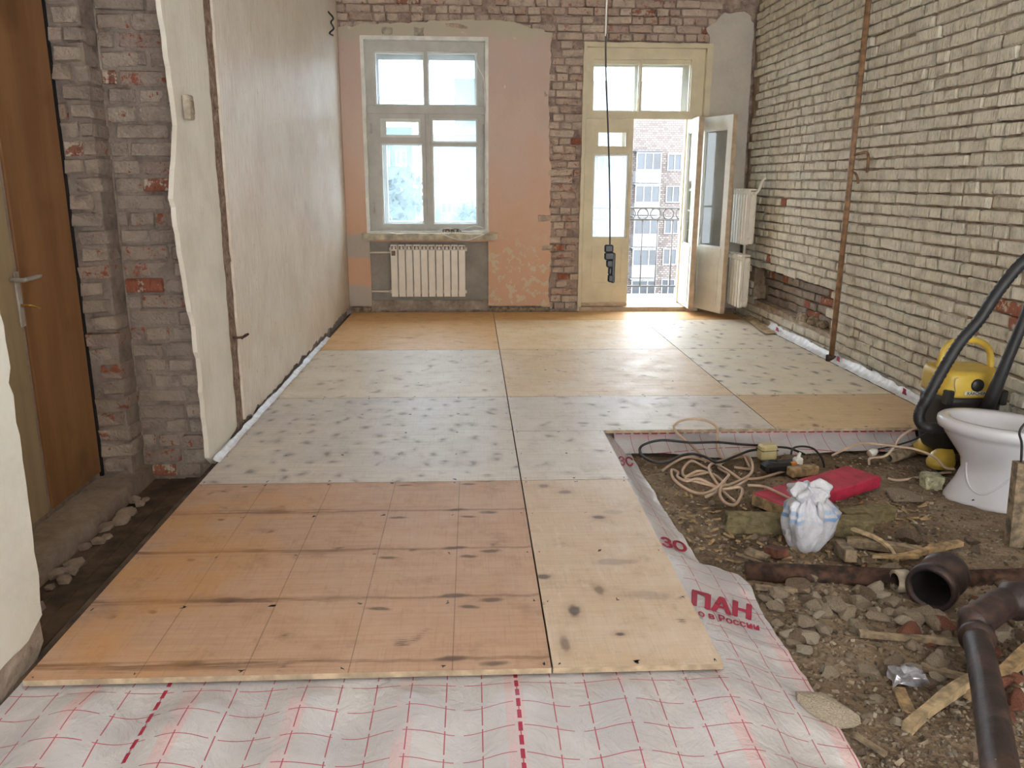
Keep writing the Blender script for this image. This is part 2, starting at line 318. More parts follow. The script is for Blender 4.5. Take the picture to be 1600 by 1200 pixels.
M['stone_r'] = simple('red_brick_rubble', (142, 88, 70), .95, var=.2, scale=18, bump=.6, dist=.01)
M['foil'] = simple('crumpled_foil', (196, 196, 206), .28, .6, var=.12, scale=20, bump=.6, dist=.01)
def bagmat():
    t = NT('white_plastic_bag'); o = t.obj(); s = t.sep(o); n = t.noise(o, 9, 4)
    z = t.math('ADD', s[2], t.math('MULTIPLY', t.math('SUBTRACT', n, .5), .03))
    def band(a, b): return t.math('MULTIPLY', t.step(z, a-.006, a+.004), t.step(z, b+.006, b-.004))
    b = t.math('MAXIMUM', band(.155, .172), t.math('MULTIPLY', band(.19, .206), .6)); b = t.math('MULTIPLY', b, t.step(t.noise(o, 5, 2), .35, .5))
    c = t.mix(t.step(n, .3, .7), (186, 184, 192), (208, 210, 220)); c = t.mix(t.math('MULTIPLY', b, .85), c, (86, 140, 196))
    t.bump(t.noise(o, 22, 5, .65, 1.2), .8, .012); return t.done(c, .35, spec=.5)
M['bag'] = bagmat()
def facade():
    t = NT('patterned_brick_facade'); p = t.pos(); s = t.sep(p)
    b = t.node('ShaderNodeTexBrick'); t.set(b.inputs['Vector'], t.comb(s[0], s[2])); b.inputs['Scale'].default_value = 1.6
    b.inputs['Color1'].default_value = lin((120, 114, 110)); b.inputs['Color2'].default_value = lin((82, 75, 72)); b.inputs['Mortar'].default_value = lin((78, 70, 66))
    b.inputs['Mortar Size'].default_value = .06; b.inputs['Brick Width'].default_value = .5; b.inputs['Row Height'].default_value = .28
    return t.done(b.outputs[0], .9)
M['facade'] = facade()
M['far_white'] = simple('far_white_panel', (126, 126, 128), .7, bump=0)
M['far_glass'] = simple('far_window_glass', (44, 50, 56), .2, var=.2, scale=.4, bump=0)
M['far_block'] = simple('far_concrete_block', (70, 80, 88), .9, var=.1, scale=.3, bump=0)
M['far_leaf'] = simple('tree_leaves', (46, 62, 46), .8, var=.3, scale=.8, bump=0)
M['bark'] = simple('tree_bark', (90, 76, 62), .9, bump=0)
M['railing'] = simple('railing_paint', (84, 82, 80), .6, bump=0)
M['concrete'] = simple('balcony_concrete', (130, 126, 120), .9, var=.1)

# ------------------------------------------------------------------ mesh helpers
def link(name, me, mat=None, parent=None):
    if isinstance(me, bmesh.types.BMesh):
        b = me; me = bpy.data.meshes.new(name); b.to_mesh(me); b.free()
    if mat is not None and not me.materials: me.materials.append(M[mat])
    o = bpy.data.objects.new(name, me); COL.objects.link(o)
    if parent is not None: o.parent = parent
    return o
def tag(o, label=None, cat=None, group=None, kind=None):
    if label: o['label'] = label
    if cat: o['category'] = cat
    if group: o['group'] = group
    if kind: o['kind'] = kind
    return o
def empty(name, loc=(0, 0, 0), rz=0):
    o = bpy.data.objects.new(name, None); COL.objects.link(o); o.location = loc; o.rotation_euler = (0, 0, rz); o.empty_display_size = .05; return o
def child(name, me, mat, par): # geometry given in world coordinates, parent possibly moved
    o = link(name, me, mat, par)
    o.matrix_parent_inverse = par.matrix_basis.inverted(); return o
def box(bm, x0, x1, y0, y1, z0, z1, bev=0.0, mtx=None):
    r = bmesh.ops.create_cube(bm, size=1)['verts']
    for v in r: v.co = Vector(((x0+x1)/2+v.co.x*(x1-x0), (y0+y1)/2+v.co.y*(y1-y0), (z0+z1)/2+v.co.z*(z1-z0)))
    if bev: 
        es = list({e for v in r for e in v.link_edges}); q = bmesh.ops.bevel(bm, geom=es, offset=bev, segments=1, affect='EDGES', profile=.5)
        r = list({v for f in q['faces'] for v in f.verts} | {v for v in r if v.is_valid})
    if mtx is not None:
        for v in r: v.co = mtx @ v.co
    return r
def BX(*a, **k):
    bm = bmesh.new(); box(bm, *a, **k); return bm
def catmull(pts, n=8, closed=False):
    P = [Vector(p) for p in pts]; out = []
    N = len(P); rng = range(N if closed else N-1)
    for i in rng:
        if closed: p0, p1, p2, p3 = P[i-1], P[i], P[(i+1) % N], P[(i+2) % N]
        else: p0, p1, p2, p3 = P[max(i-1, 0)], P[i], P[i+1], P[min(i+2, N-1)]
        for k in range(n):
            t = k/n; out.append(.5*((2*p1)+(p2-p0)*t+(2*p0-5*p1+4*p2-p3)*t*t+(3*p1-p0-3*p2+p3)*t*t*t))
    if not closed: out.append(P[-1])
    return out
def tube(bm, pts, r, seg=8, caps=True, closed=False):
    P = [Vector(p) for p in pts]; N = len(P); rings = []
    R = r if isinstance(r, (list, tuple)) else [r]*N
    prev = None
    for i in range(N):
        a = P[i-1] if (i > 0 or closed) else P[i]; b = P[(i+1) % N] if (i < N-1 or closed) else P[i]
        d = (b-a); d = d.normalized() if d.length > 1e-9 else Vector((0, 0, 1))
        if prev is None: u = d.orthogonal().normalized()
        else:
            u = prev-d*prev.dot(d); u = u.normalized() if u.length > 1e-6 else d.orthogonal().normalized()
        prev = u; v = d.cross(u)
        rings.append([bm.verts.new(P[i]+(u*math.cos(2*PI*k/seg)+v*math.sin(2*PI*k/seg))*R[i]) for k in range(seg)])
    for i in range(N if closed else N-1):
        A, B = rings[i], rings[(i+1) % N]
        for k in range(seg):
            f = bm.faces.new((A[k], A[(k+1) % seg], B[(k+1) % seg], B[k])); f.smooth = True
    if caps and not closed:
        bm.faces.new(rings[0][::-1]); bm.faces.new(rings[-1])
    return bm
def TB(pts, r, seg=8, caps=True, closed=False):
    bm = bmesh.new(); tube(bm, pts, r, seg, caps, closed); return bm
def loft(bm, rings, cap0=True, cap1=True, smooth=True):
    V = [[bm.verts.new(p) for p in rg] for rg in rings]; n = len(V[0])
    for a, b in zip(V, V[1:]):
        for k in range(n):
            f = bm.faces.new((a[k], a[(k+1) % n], b[(k+1) % n], b[k])); f.smooth = smooth
    if cap0: bm.faces.new(V[0][::-1])
    if cap1: bm.faces.new(V[-1])
    return V
def lathe(axis_o, axis_d, prof, seg=24): # prof: (along, radius)
    d = Vector(axis_d).normalized(); u = d.orthogonal().normalized(); v = d.cross(u); o = Vector(axis_o); bm = bmesh.new()
    loft(bm, [[o+d*a+(u*math.cos(2*PI*k/seg)+v*math.sin(2*PI*k/seg))*r for k in range(seg)] for a, r in prof], False, False)
    return bm
def ragged(poly, flags, step=.05, amp=.012, seed=0):
    out = []; N = len(poly)
    for i in range(N):
        a = Vector(poly[i]); b = Vector(poly[(i+1) % N]); out.append(a)
        if flags[i]:
            am = amp if flags[i] is True else flags[i]
            L = (b-a).length; n = max(1, int(L/step)); nrm = Vector((-(b-a).y, (b-a).x))/max(L, 1e-6)
            for k in range(1, n):
                t = k/n; p = a.lerp(b, t); j = noise.noise(Vector((p.x*9+seed, p.y*9, seed)))+.6*noise.noise(Vector((p.x*31, p.y*31+seed, seed)))
                out.append(p+nrm*j*am*1.6)
    return out
def slab(outer, holes, org, u, v, n, thick, bm=None):
    """flat piece with holes: 2D outline (u,v), front face at org, back at -n*thick"""
    bm = bm or bmesh.new(); org, u, v, n = map(Vector, (org, u, v, n))
    loops = [list(map(Vector, outer))]+[list(map(Vector, h)) for h in holes]
    flat = [p for l in loops for p in l]
    tris = tessellate_polygon([[Vector((p.x, p.y, 0)) for p in l] for l in loops])
    W = lambda p, o: org+u*p.x+v*p.y-n*o
    A = [bm.verts.new(W(p, 0)) for p in flat]; B = [bm.verts.new(W(p, thick)) for p in flat]
    for t in tris:
        try: bm.faces.new([A[i] for i in t]); bm.faces.new([B[i] for i in reversed(t)])
        except ValueError: pass
    k = 0
    for l in loops:
        m = len(l)
        for i in range(m):
            a, b = k+i, k+(i+1) % m
            try: bm.faces.new((A[a], A[b], B[b], B[a]))
            except ValueError: pass
        k += m
    bmesh.ops.recalc_face_normals(bm, faces=bm.faces); return bm
def rect(x0, x1, z0, z1): return [(x0, z0), (x1, z0), (x1, z1), (x0, z1)]
def prism(pts, d, bev=0): # planar polygon (3D pts) extruded by vector d
    bm = bmesh.new(); d = Vector(d); loft(bm, [[Vector(p) for p in pts], [Vector(p)+d for p in pts]], smooth=False)
    bmesh.ops.recalc_face_normals(bm, faces=bm.faces); return bm

# ---- bricks
def brick_mesh(name, L, D, Hh, seed):
    r = random.Random(seed); bm = bmesh.new()
    vs = box(bm, -L/2, L/2, 0, D, -Hh/2, Hh/2, .007)
    for v in bm.verts: v.co += Vector((r.uniform(-.004, .004), r.uniform(-.006, .004), r.uniform(-.004, .004)))
    me = bpy.data.meshes.new(name); bm.to_mesh(me); bm.free(); return me
KINDS = {'s': (.245, .06, .066), 'h': (.115, .06, .066)}
def variants(mat, tagname, n=6):
    out = {}
    for k, (a, b, c) in KINDS.items():
        out[k] = []
        for i in range(n):
            me = brick_mesh('brick_'+tagname, a, b, c, hash((tagname, k, i)) % 9999 if False else i*13+len(tagname)*7+ord(k)); me.materials.append(M[mat]); out[k].append(me)
    return out
BV = {m: variants(m, m) for m in ('brick_white', 'brick_red', 'brick_grey', 'brick_back')}
def lay(u0, u1, z0, z1, pitch, seed, keep, hdr=.4):
    """courses of stretchers and headers: (kind, u centre, z centre, scale)"""
    r = random.Random(seed); res = []; z = z0+pitch/2; row = 0
    while z < z1:
        head = r.random() < hdr; u = u0-r.uniform(0, .25)
        while u < u1:
            k = ('h' if r.random() < .85 else 's') if head else ('s' if r.random() < .78 else 'h')
            L = KINDS[k][0]*r.uniform(.92, 1.06); c = u+L/2
            if keep(c, z): res.append((k, c, z, L/KINDS[k][0]))
            u += L+r.uniform(.010, .021)
        z += pitch; row += 1
    return res
def place_bricks(items, parent, limit=300):
    """items: (mesh, Matrix). the largest in view are objects, the rest one joined part"""
    items.sort(key=lambda it: -((it[2])/(depth(it[1].translation)**2)) if depth(it[1].translation) > .3 else 0)
    for me, mx, a in items[:limit]:
        o = bpy.data.objects.new('brick', me); COL.objects.link(o); o.parent = parent; o.matrix_parent_inverse = parent.matrix_basis.inverted(); o.matrix_basis = mx
    rest = items[limit:]
    if rest:
        bm = bmesh.new(); mats = []
        for me, mx, a in rest:
            n0 = len(bm.verts); f0 = len(bm.faces); bm.from_mesh(me); bm.verts.ensure_lookup_table(); bm.faces.ensure_lookup_table()
            if me.materials[0] not in mats: mats.append(me.materials[0])
            mi = mats.index(me.materials[0])
            for v in bm.verts[n0:]: v.co = mx @ v.co
            for f in bm.faces[f0:]: f.material_index = mi
        me = bpy.data.meshes.new('brickwork'); bm.to_mesh(me); bm.free()
        for m in mats: me.materials.append(m)
        o = bpy.data.objects.new('brickwork', me); COL.objects.link(o); o.parent = parent; o.matrix_parent_inverse = parent.matrix_basis.inverted(); o['kind'] = 'stuff'
def TR(loc, rz, sx, jit=.0, r=rnd):
    return Matrix.Translation(loc) @ Matrix.Rotation(rz+r.uniform(-jit, jit), 4, 'Z') @ Matrix.Rotation(r.uniform(-jit, jit)*.6, 4, 'Y') @ Matrix.Diagonal((sx, 1, r.uniform(.95, 1.07), 1))

# ================================================================== STRUCTURE
XL, XR_, YB, ZC = -1.322, 2.92, 8.74, 3.22
YF = -5.5
# ---- floor: raised bed (joists and insulation) that carries the plywood, L-shaped round the open pit
bm = bmesh.new()
outl = [(-1.34, 2.11), (.72, 2.11), (.72, 4.47), (2.93, 4.47), (2.93, 8.8), (-1.34, 8.8)]
slab(outl, [], (0, 0, -.034), (1, 0, 0), (0, 1, 0), (0, 0, 1), .25, bm)
slab([(-1.34, YF), (.72, YF), (.72, 2.11), (-1.34, 2.11)], [], (0, 0, -.07), (1, 0, 0), (0, 1, 0), (0, 0, 1), .2, bm)
floor = link('floor', bm, 'floor_old'); tag(floor, 'raised timber subfloor carrying the plywood sheets of the room', 'floor', kind='structure')

sheets = [ # x0,x1,y0,y1,mat,label
 (-1.285, .225, 2.083, 3.609, 'ply_L1', 'brown knotty plywood sheet with pencil lines, nearest the camera'),
 (.231, .738, 2.083, 3.609, 'ply_M1', 'narrow pale plywood sheet with large knots beside the printed film'),
 (-1.285, .225, 3.614, 5.141, 'ply_L2', 'whitish plywood sheet covered in grey knots'),
 (.231, .745, 3.614, 4.385, 'ply_M2', 'short whitish plywood piece at the corner of the pit'),
 (.231, 1.752, 4.39, 5.141, 'ply_M2', 'whitish plywood strip along the far edge of the pit'),
 (1.758, 2.84, 4.39, 5.141, 'ply_S', 'plain beige plywood strip next to the vacuum cleaner'),
 (-1.285, .225, 5.147, 6.674, 'ply_L3', 'cream plywood sheet with faint knots by the left wall'),
 (.231, 1.752, 5.147, 6.674, 'ply_M3', 'sanded tan plywood sheet in the middle of the room'),
 (1.758, 2.84, 5.147, 6.674, 'ply_R', 'white plywood sheet with dark knots by the brown pipe'),
 (-1.285, .225, 6.68, 8.15, 'ply_L4', 'orange grained plywood sheet by the left wall'),
 (.231, 1.752, 6.68, 8.15, 'ply_M4', 'light sanded plywood sheet before the balcony door'),
 (1.758, 2.84, 6.68, 8.15, 'ply_R', 'white plywood sheet with dark knots before the corner radiators'),
 (-1.285, .225, 8.155, 8.69, 'ply_L4', 'orange plywood strip under the window radiator'),
 (.231, 1.752, 8.155, 8.69, 'ply_L4', 'orange plywood strip at the balcony door sill'),
 (1.758, 2.84, 8.155, 8.69, 'ply_L4', 'orange plywood strip in the far right corner'),
]
for x0, x1, y0, y1, m, lb in sheets:
    bm = BX(x0, x1, y0, y1, -.0, .018); 
    for v in bm.verts: v.co.z -= .018
    me = bpy.data.meshes.new('plywood_sheet'); bm.faces.ensure_lookup_table()
    for f in bm.faces: f.material_index = 0 if f.normal.z > .5 else 1
    bm.to_mesh(me); bm.free(); me.materials.append(M[m]); me.materials.append(M['ply_edge'])
    o = link('plywood_sheet', me, None, floor); tag(o, lb)
    if y0 < 6:
        b2 = bmesh.new(); nx = max(2, round((x1-x0)/.3)); ny = max(2, round((y1-y0)/.38))
        for i in range(nx+1):
            for j in range(ny+1):
                x = x0+.02+(x1-x0-.04)*i/nx; y = y0+.02+(y1-y0-.04)*j/ny
                q = bmesh.ops.create_circle(b2, cap_ends=True, radius=.0042, segments=8)['verts']
                for v in q: v.co += Vector((x+rnd.uniform(-.01, .01)*(0 < i < nx), y+rnd.uniform(-.01, .01), .0012))
        s = link('screw_heads', b2, 'black', o); tag(s, kind='stuff')

# ---- pit ground
def gz(x, y): return -.135+.022*noise.noise(Vector((x*2.2, y*2.2, 3)))+.012*noise.noise(Vector((x*7, y*7, 1)))+.006*noise.noise(Vector((x*21, y*21, 5)))
bm = bmesh.new(); gx = [.72+2.22*i/150 for i in range(151)]; gy = [.3+4.2*j/260 for j in range(261)]
V = [[bm.verts.new((x, y, gz(x, y))) for x in gx] for y in gy]
for j in range(260):
    for i in range(150):
        f = bm.faces.new((V[j][i], V[j][i+1], V[j+1][i+1], V[j+1][i])); f.smooth = True
tag(link('dirt_ground', bm, 'ground'), 'dusty brown dirt and rubble ground of the open pit', 'dirt', kind='stuff')

# ---- left recess floor
for i in range(5):
    x0 = -1.7+i*.08
    o = link('floor_board', BX(x0, x0+.077, 2.0, 4.3, -.2, -.165+rnd.uniform(-.004, .004), bev=.004), 'floor_old', floor)
bm = bmesh.new(); pts = ragged([(2.1, -.19), (4.18, -.19), (4.18, -.085), (2.1, -.085)], [0, 0, .006, 0], .03)
slab(pts, [], (-1.7, 0, 0), (0, 1, 0), (0, 0, 1), (1, 0, 0), .22, bm)
doorsill = link('trim_1', bm, 'sill_left'); tag(doorsill, 'rough dusty threshold step below the left door', 'threshold', kind='structure')
for i in range(26):
    y = rnd.uniform(2.4, 3.9); s = rnd.uniform(.015, .04); b = bmesh.new(); bmesh.ops.create_icosphere(b, subdivisions=1, radius=s)
    dx_ = rnd.uniform(0, .06)
    for v in b.verts: v.co = Vector((v.co.x*1.2, v.co.y*1.3, v.co.z*.7))*rnd.uniform(.85, 1.15)+Vector((-1.68+dx_, y, -.155))
    o = link('mortar_crumb', b, 'sill_left', doorsill)

# ---- ceiling, front wall (behind camera)
ceil = link('ceiling', BX(-2.1, 3.3, YF-.2, 9.3, ZC, ZC+.2), 'ceiling'); tag(ceil, 'plastered ceiling above the room', 'ceiling', kind='structure')
bm = bmesh.new(); slab(rect(-2.1, 3.3, -.3, ZC), [rect(-1.0, .3, .8, 2.7), rect(1.3, 2.6, .8, 2.7)], (0, YF, 0), (1, 0, 0), (0, 0, 1), (0, 1, 0), .3, bm)  # unseen wall; both window openings are made up for the added fill light
tag(link('wall_front', bm, 'plaster_near'), 'plastered wall behind the photographer with two invented window openings', 'wall', kind='structure')

# ---- left wall
wl = link('wall_left', BX(-1.9, -1.362, 4.15, 9.3, -.3, ZC), 'masonry'); tag(wl, 'scraped plaster wall on the left with a door recess', 'wall', kind='structure')
child('masonry', BX(-1.9, -1.362, YF, 2.27, -.3, ZC), 'masonry', wl)
child('masonry', BX(-1.9, -1.362, 2.27, 4.15, 2.45, ZC), 'masonry', wl)
child('masonry', BX(-2.3, -1.9, YF, 9.3, -.3, ZC), 'mortar_left', wl)
# far plaster: slab in (Y,Z), facing +X
def lslab(name, poly, flags, mat, x=XL, thick=.04, amp=.012, seed=0, step=.04):
    bm = slab(ragged(poly, flags, step, amp, seed), [], (x, 0, 0), (0, 1, 0), (0, 0, 1), (1, 0, 0), thick); return link(name, bm, mat, wl)
lslab('plaster', [(4.57, .03), (8.735, .05), (8.735, ZC), (4.57, ZC)], [.02, 0, 0, .008], 'plaster_left')
strip = lslab('plaster', [(3.9, .03), (3.98, -.03), (4.10, -.03), (4.40, .04), (4.415, ZC), (3.84, ZC), (3.80, 2.3), (3.88, 1.62), (3.74, 1.3), (3.9, .5)], [.004, .004, .012, .008, 0, .012, .01, .01, .016, .012], 'plaster_strip', XL, .022)
child('broken_groove', BX(-1.40, -1.336, 4.36, 4.62, -.03, ZC), 'chase', wl)
for i in range(60): # broken mortar lumps inside the groove
    b = bmesh.new(); bmesh.ops.create_icosphere(b, subdivisions=1, radius=rnd.uniform(.02, .04)); z = rnd.uniform(0, 2.4); yo_ = rnd.uniform(-.05, .05)
    for v in b.verts: v.co = Vector((v.co.x*.6, v.co.y*.8, v.co.z*1.5))*rnd.uniform(.8, 1.2)+Vector((-1.345, 4.49+yo_, z))
    child('mortar_lump', b, 'chase', wl)
lslab('plaster', [(YF, .06), (2.2, .055), (2.29, .09), (2.31, .5), (2.31, ZC), (YF, ZC)], [.008, .004, .006, .012, 0, 0], 'plaster_near', XL, .045)
lslab('plaster_base', [(YF, -.06), (2.22, -.05), (2.29, .0), (2.285, .1), (YF, .07)], [.012, .006, .006, 0, 0], 'masonry', XL-.008, .04)
# brick pier facing the camera
items = []; r2 = random.Random(3)
def addpier(u0, u1, y, seed, dsc=1):
    for k, u, z, s in lay(u0, u1, -.16, 2.5, .082, seed, lambda c, z: True, .5):
        L = KINDS[k][0]*s; a, b = max(u-L/2, u0), min(u+L/2, u1)
        if b-a < .04: continue
        kk = 'h' if b-a < .15 else 's'; sc = (b-a)/KINDS[kk][0]
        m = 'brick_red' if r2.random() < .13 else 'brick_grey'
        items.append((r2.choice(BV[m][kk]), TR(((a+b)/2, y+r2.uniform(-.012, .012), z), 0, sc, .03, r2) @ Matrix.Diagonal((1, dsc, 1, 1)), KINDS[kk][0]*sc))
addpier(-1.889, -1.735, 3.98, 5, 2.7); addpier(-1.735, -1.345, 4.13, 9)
child('mortar', BX(-1.9, -1.748, 4.0, 4.16, -.2, 2.45), 'mortar_left', wl)
child('mortar', BX(-1.735, -1.345, 4.142, 4.17, -.2, 2.45), 'mortar_left', wl)
place_bricks(items, wl, 300)

# ---- left door (door_2)
d2 = empty('door_2', (-1.889, 3.45, -.085)); tag(d2, 'old brown and beige wooden door in the left recess', 'door', kind='structure')
child('brown_leaf', BX(-1.93, -1.889, 3.478, 3.965, -.06, 2.45, bev=.004), 'door_brown', d2)
lf = child('beige_leaf', BX(-1.93, -1.893, 2.3, 3.452, -.06, 2.45, bev=.004), 'door_beige', d2)
child('frame_gap', BX(-1.96, -1.925, 2.25, 4.0, -.084, 2.45), 'gap', d2)
child('frame_bead', BX(-1.93, -1.884, 3.967, 3.985, -.084, 2.45), 'gap', d2)
hp = PX(30, 455, -1.885)
pl = child('handle_plate', BX(-1.893, -1.885, hp.y-.018, hp.y+.018, hp.z-.15, hp.z+.08, bev=.002), 'metal', d2)
hh = PX(32, 437, -1.86)
child('lever', TB(catmull([(-1.888, hh.y-.02, hh.z), (-1.84, hh.y-.02, hh.z), (-1.83, hh.y, hh.z+.002), (-1.83, hh.y+.1, hh.z+.004)]), .0095, 10), 'metal', d2)
child('key', TB([(-1.888, hp.y, hp.z-.06), (-1.845, hp.y+.005, hp.z-.06), (-1.835, hp.y+.05, hp.z-.08)], .006, 8), 'brass', d2)

# ---- outlet and hook on left wall
o = PX(293, 168, XL+.02)
t = empty('wall_switch', o); tag(t, 'small grey plastic switch box on the pale plaster strip', 'switch')
child('body', BX(o.x-.012, o.x+.02, o.y-.035, o.y+.035, o.z-.055, o.z+.055, bev=.006), 'stone_b', t)
child('rocker', BX(o.x+.018, o.x+.027, o.y-.012, o.y+.016, o.z-.03, o.z+.03, bev=.003), 'grey_wood', t)
h = PX(372, 526, XL+.01)
tag(link('iron_bracket', TB(catmull([h+Vector((-.02, -.03, 0)), h+Vector((.03, -.02, 0)), h+Vector((.05, .02, .01)), h+Vector((.03, .03, .0)), h+Vector((.02, .0, -.01))]), .007), 'rust'), 'small rusty iron hook sticking out of the wall groove', 'hook')
h = PX(515, 36, XL+.01)
tag(link('wire_stub', TB(catmull([h+Vector((-.01, 0, .1)), h+Vector((.03, .04, .05)), h+Vector((.02, -.04, .0)), h+Vector((.03, .04, -.04)), h+Vector((.0, -.02, -.09)), h+Vector((.02, .04, -.1))]), .008), 'cable_black'), 'dark twisted wire stub near the top of the left wall', 'wire')

# ---- right wall
NY0, NY1, NZ0, NZ1, ND = 6.42, 8.3, .2, .535, .16
wr = empty('wall_right', (XR_, 0, 0)); tag(wr, 'whitewashed exposed brick wall on the right', 'wall', kind='structure')
bm = bmesh.new(); slab(rect(YF, 9.3, -.3, ZC), [[(NY0, NZ0-.03), (NY1, NZ0), (NY1, NZ1+.02), (NY0, NZ1)]], (XR_+.027, 0, 0), (0, 1, 0), (0, 0, 1), (-1, 0, 0), ND, bm)
child('mortar', bm, 'mortar_right', wr)
child('mortar', BX(XR_+ND, XR_+ND+.2, YF, 9.3, -.3, ZC), 'mortar_right', wr)
items = []; r3 = random.Random(11)
def innic(y, z, m=0.0): return NY0-m < y < NY1+m and NZ0-m-.02 < z < NZ1+m
for k, u, z, s in lay(2.4, 8.74, -.17, ZC, .0785, 21, lambda c, z: not innic(c, z, .03), .42):
    L = KINDS[k][0]*s
    if u+L/2 > 8.745: continue
    red = .0
    if u < 4.6 and z < .75: red = .14
    if 7.2 < u and .5 < z < 1.3: red = .04
    m = 'brick_red' if r3.random() < red else 'brick_white'
    dx = r3.uniform(-.011, .009)+(.016*noise.noise(Vector((u*1.5, z*1.5, 4))))
    if r3.random() < .04: dx += .02
    items.append((r3.choice(BV[m][k]), TR((XR_+dx, u, z), -PI/2, s, .035, r3), L))
for k, u, z, s in lay(NY0, NY1, NZ0-.01, NZ1, .08, 5, lambda c, z: True, .5):
    L = KINDS[k][0]*s
    if u-L/2 < NY0 or u+L/2 > NY1: continue
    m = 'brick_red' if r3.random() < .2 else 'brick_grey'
    items.append((r3.choice(BV[m][k]), TR((XR_+ND-.03+r3.uniform(-.02, .012), u, z), -PI/2, s, .06, r3), L))
place_bricks(items, wr, 300)
for i in range(30): # mortar crumbs on the niche shelf
    b = bmesh.new(); bmesh.ops.create_icosphere(b, subdivisions=1, radius=rnd.uniform(.015, .04)); y = rnd.uniform(6.5, 7.3); xo_ = rnd.uniform(.02, .12)
    for v in b.verts: v.co = v.co*rnd.uniform(.8, 1.15)+Vector((XR_+xo_, y, NZ0-.0))
    child('mortar_lump', b, 'mortar_right', wr)

# ---- back wall
WX0, WX1, WZ0, WZ1 = -1.085, .16, .86, 2.765
DX0, DX1, DZ1 = 1.165, 2.445, 2.735
NX0, NX1 = -1.082, .178
bm = bmesh.new()
slab([(-2.1, -.3), (3.3, -.3), (3.3, ZC+.2), (-2.1, ZC+.2)], [rect(WX0, WX1, WZ0-.03, WZ1), rect(DX0, DX1, -.02, DZ1)], (0, YB+.05, 0), (1, 0, 0), (0, 0, 1), (0, -1, 0), .42, bm)
wb = link('wall_back', bm, 'mortar_back'); tag(wb, 'pink plaster and exposed brick wall with window and balcony door', 'wall', kind='structure')
# pink plaster with window and niche cut out
outer = ragged([(-1.32, .06), (-1.082, .06), (-1.082, .75), (.178, .75), (.178, .06), (.84, .06), (.84, 1.4), (.80, 2.2), (.83, 2.84), (.3, 2.95), (-.3, 2.93), (-.9, 2.9), (-1.32, 2.86)],
               [0, 0, 0, 0, 0, .014, .014, .014, .02, .012, .014, .018, 0], .035, .012, 2)
pp = link('plaster', slab(outer, [rect(WX0, WX1, WZ0-.02, WZ1)], (0, YB, 0), (1, 0, 0), (0, 0, 1), (0, -1, 0), .05), 'plaster_pink', wb)
# niche behind radiator
child('niche_plaster', BX(NX0, NX1, YB+.04, YB+.052, .05, .76), 'plaster_niche', wb)
child('niche_base', slab(ragged([(NX0, .012), (NX1, .012), (NX1, .12), (NX0, .12)], [.008, 0, .01, 0], .04), [], (0, YB+.02, 0), (1, 0, 0), (0, 0, 1), (0, -1, 0), .03), 'masonry', wb)
# grey plaster right of the door
gp = ragged([(2.50, .03), (2.92, .03), (2.89, 2.95), (2.78, 3.06), (2.58, 3.05), (2.40, 2.9), (2.47, 2.7)], [0, .006, .02, .02, .02, .02, .006], .035, .012, 5)
link('plaster', slab(gp, [], (0, YB-.004, 0), (1, 0, 0), (0, 0, 1), (0, -1, 0), .06), 'plaster_grey', wb)
items = []; r4 = random.Random(4)
def inband(c, z):
    if .80 < c < 1.15: return True
    if z > 2.84 and c < 2.5: return not (DX0-.02 < c < DX1+.02 and z < 2.79)
    return z > 2.79 and c < 2.45 and c > .8
for k, u, z, s in lay(-1.32, 2.55, .02, ZC, .0785, 8, inband, .5):
    L = KINDS[k][0]*s
    if u+L/2 > DX0+.02 and z < 2.79:
        b = DX0+.005; a = u-L/2
        if b-a < .05: continue
        u = (a+b)/2; k = 'h' if b-a < .16 else 's'; s = (b-a)/KINDS[k][0]
    m = 'brick_red' if r4.random() < .05 else 'brick_back'
    if r4.random() < .06: continue
    items.append((r4.choice(BV[m][k]), TR((u, YB+.012+r4.uniform(-.016, .018), z), 0, s, .06, r4), KINDS[k][0]*s))
place_bricks(items, wb, 300)
for a_, b_, w_, h_ in ((605, 48, .05, .03), (655, 50, .05, .045)):
    q_ = PY(a_, b_, YB); link('filler_patch', slab(ragged(rect(q_.x-w_, q_.x+w_, q_.z-h_, q_.z+h_), [.01]*4, .02, .01, a_), [], (0, YB-.004, 0), (1, 0, 0), (0, 0, 1), (0, -1, 0), .006), 'stone_b', wb)
# plain base boards on the back wall
link('base_board', BX(.19, .85, YB-.03, YB-.005, -.0, .045, bev=.003), 'grey_wood', wb)
link('base_board', BX(-1.3, -1.09, YB-.04, YB-.005, -.0, .05, bev=.003), 'grey_wood', wb)

# ================================================================== WINDOW
def frame(name, outer, holes, y, thick, mat, par): return child(name, slab(outer, holes, (0, y, 0), (1, 0, 0), (0, 0, 1), (0, -1, 0), thick), mat, par)
def pane(x0, x1, z0, z1, y, mat, par): return child('pane', BX(x0, x1, y, y+.004, z0, z1), mat, par)
w1 = empty('window_1', (-.46, YB, WZ0)); tag(w1, 'tall old wooden window with grey frames and dusty glass', 'window', kind='structure')
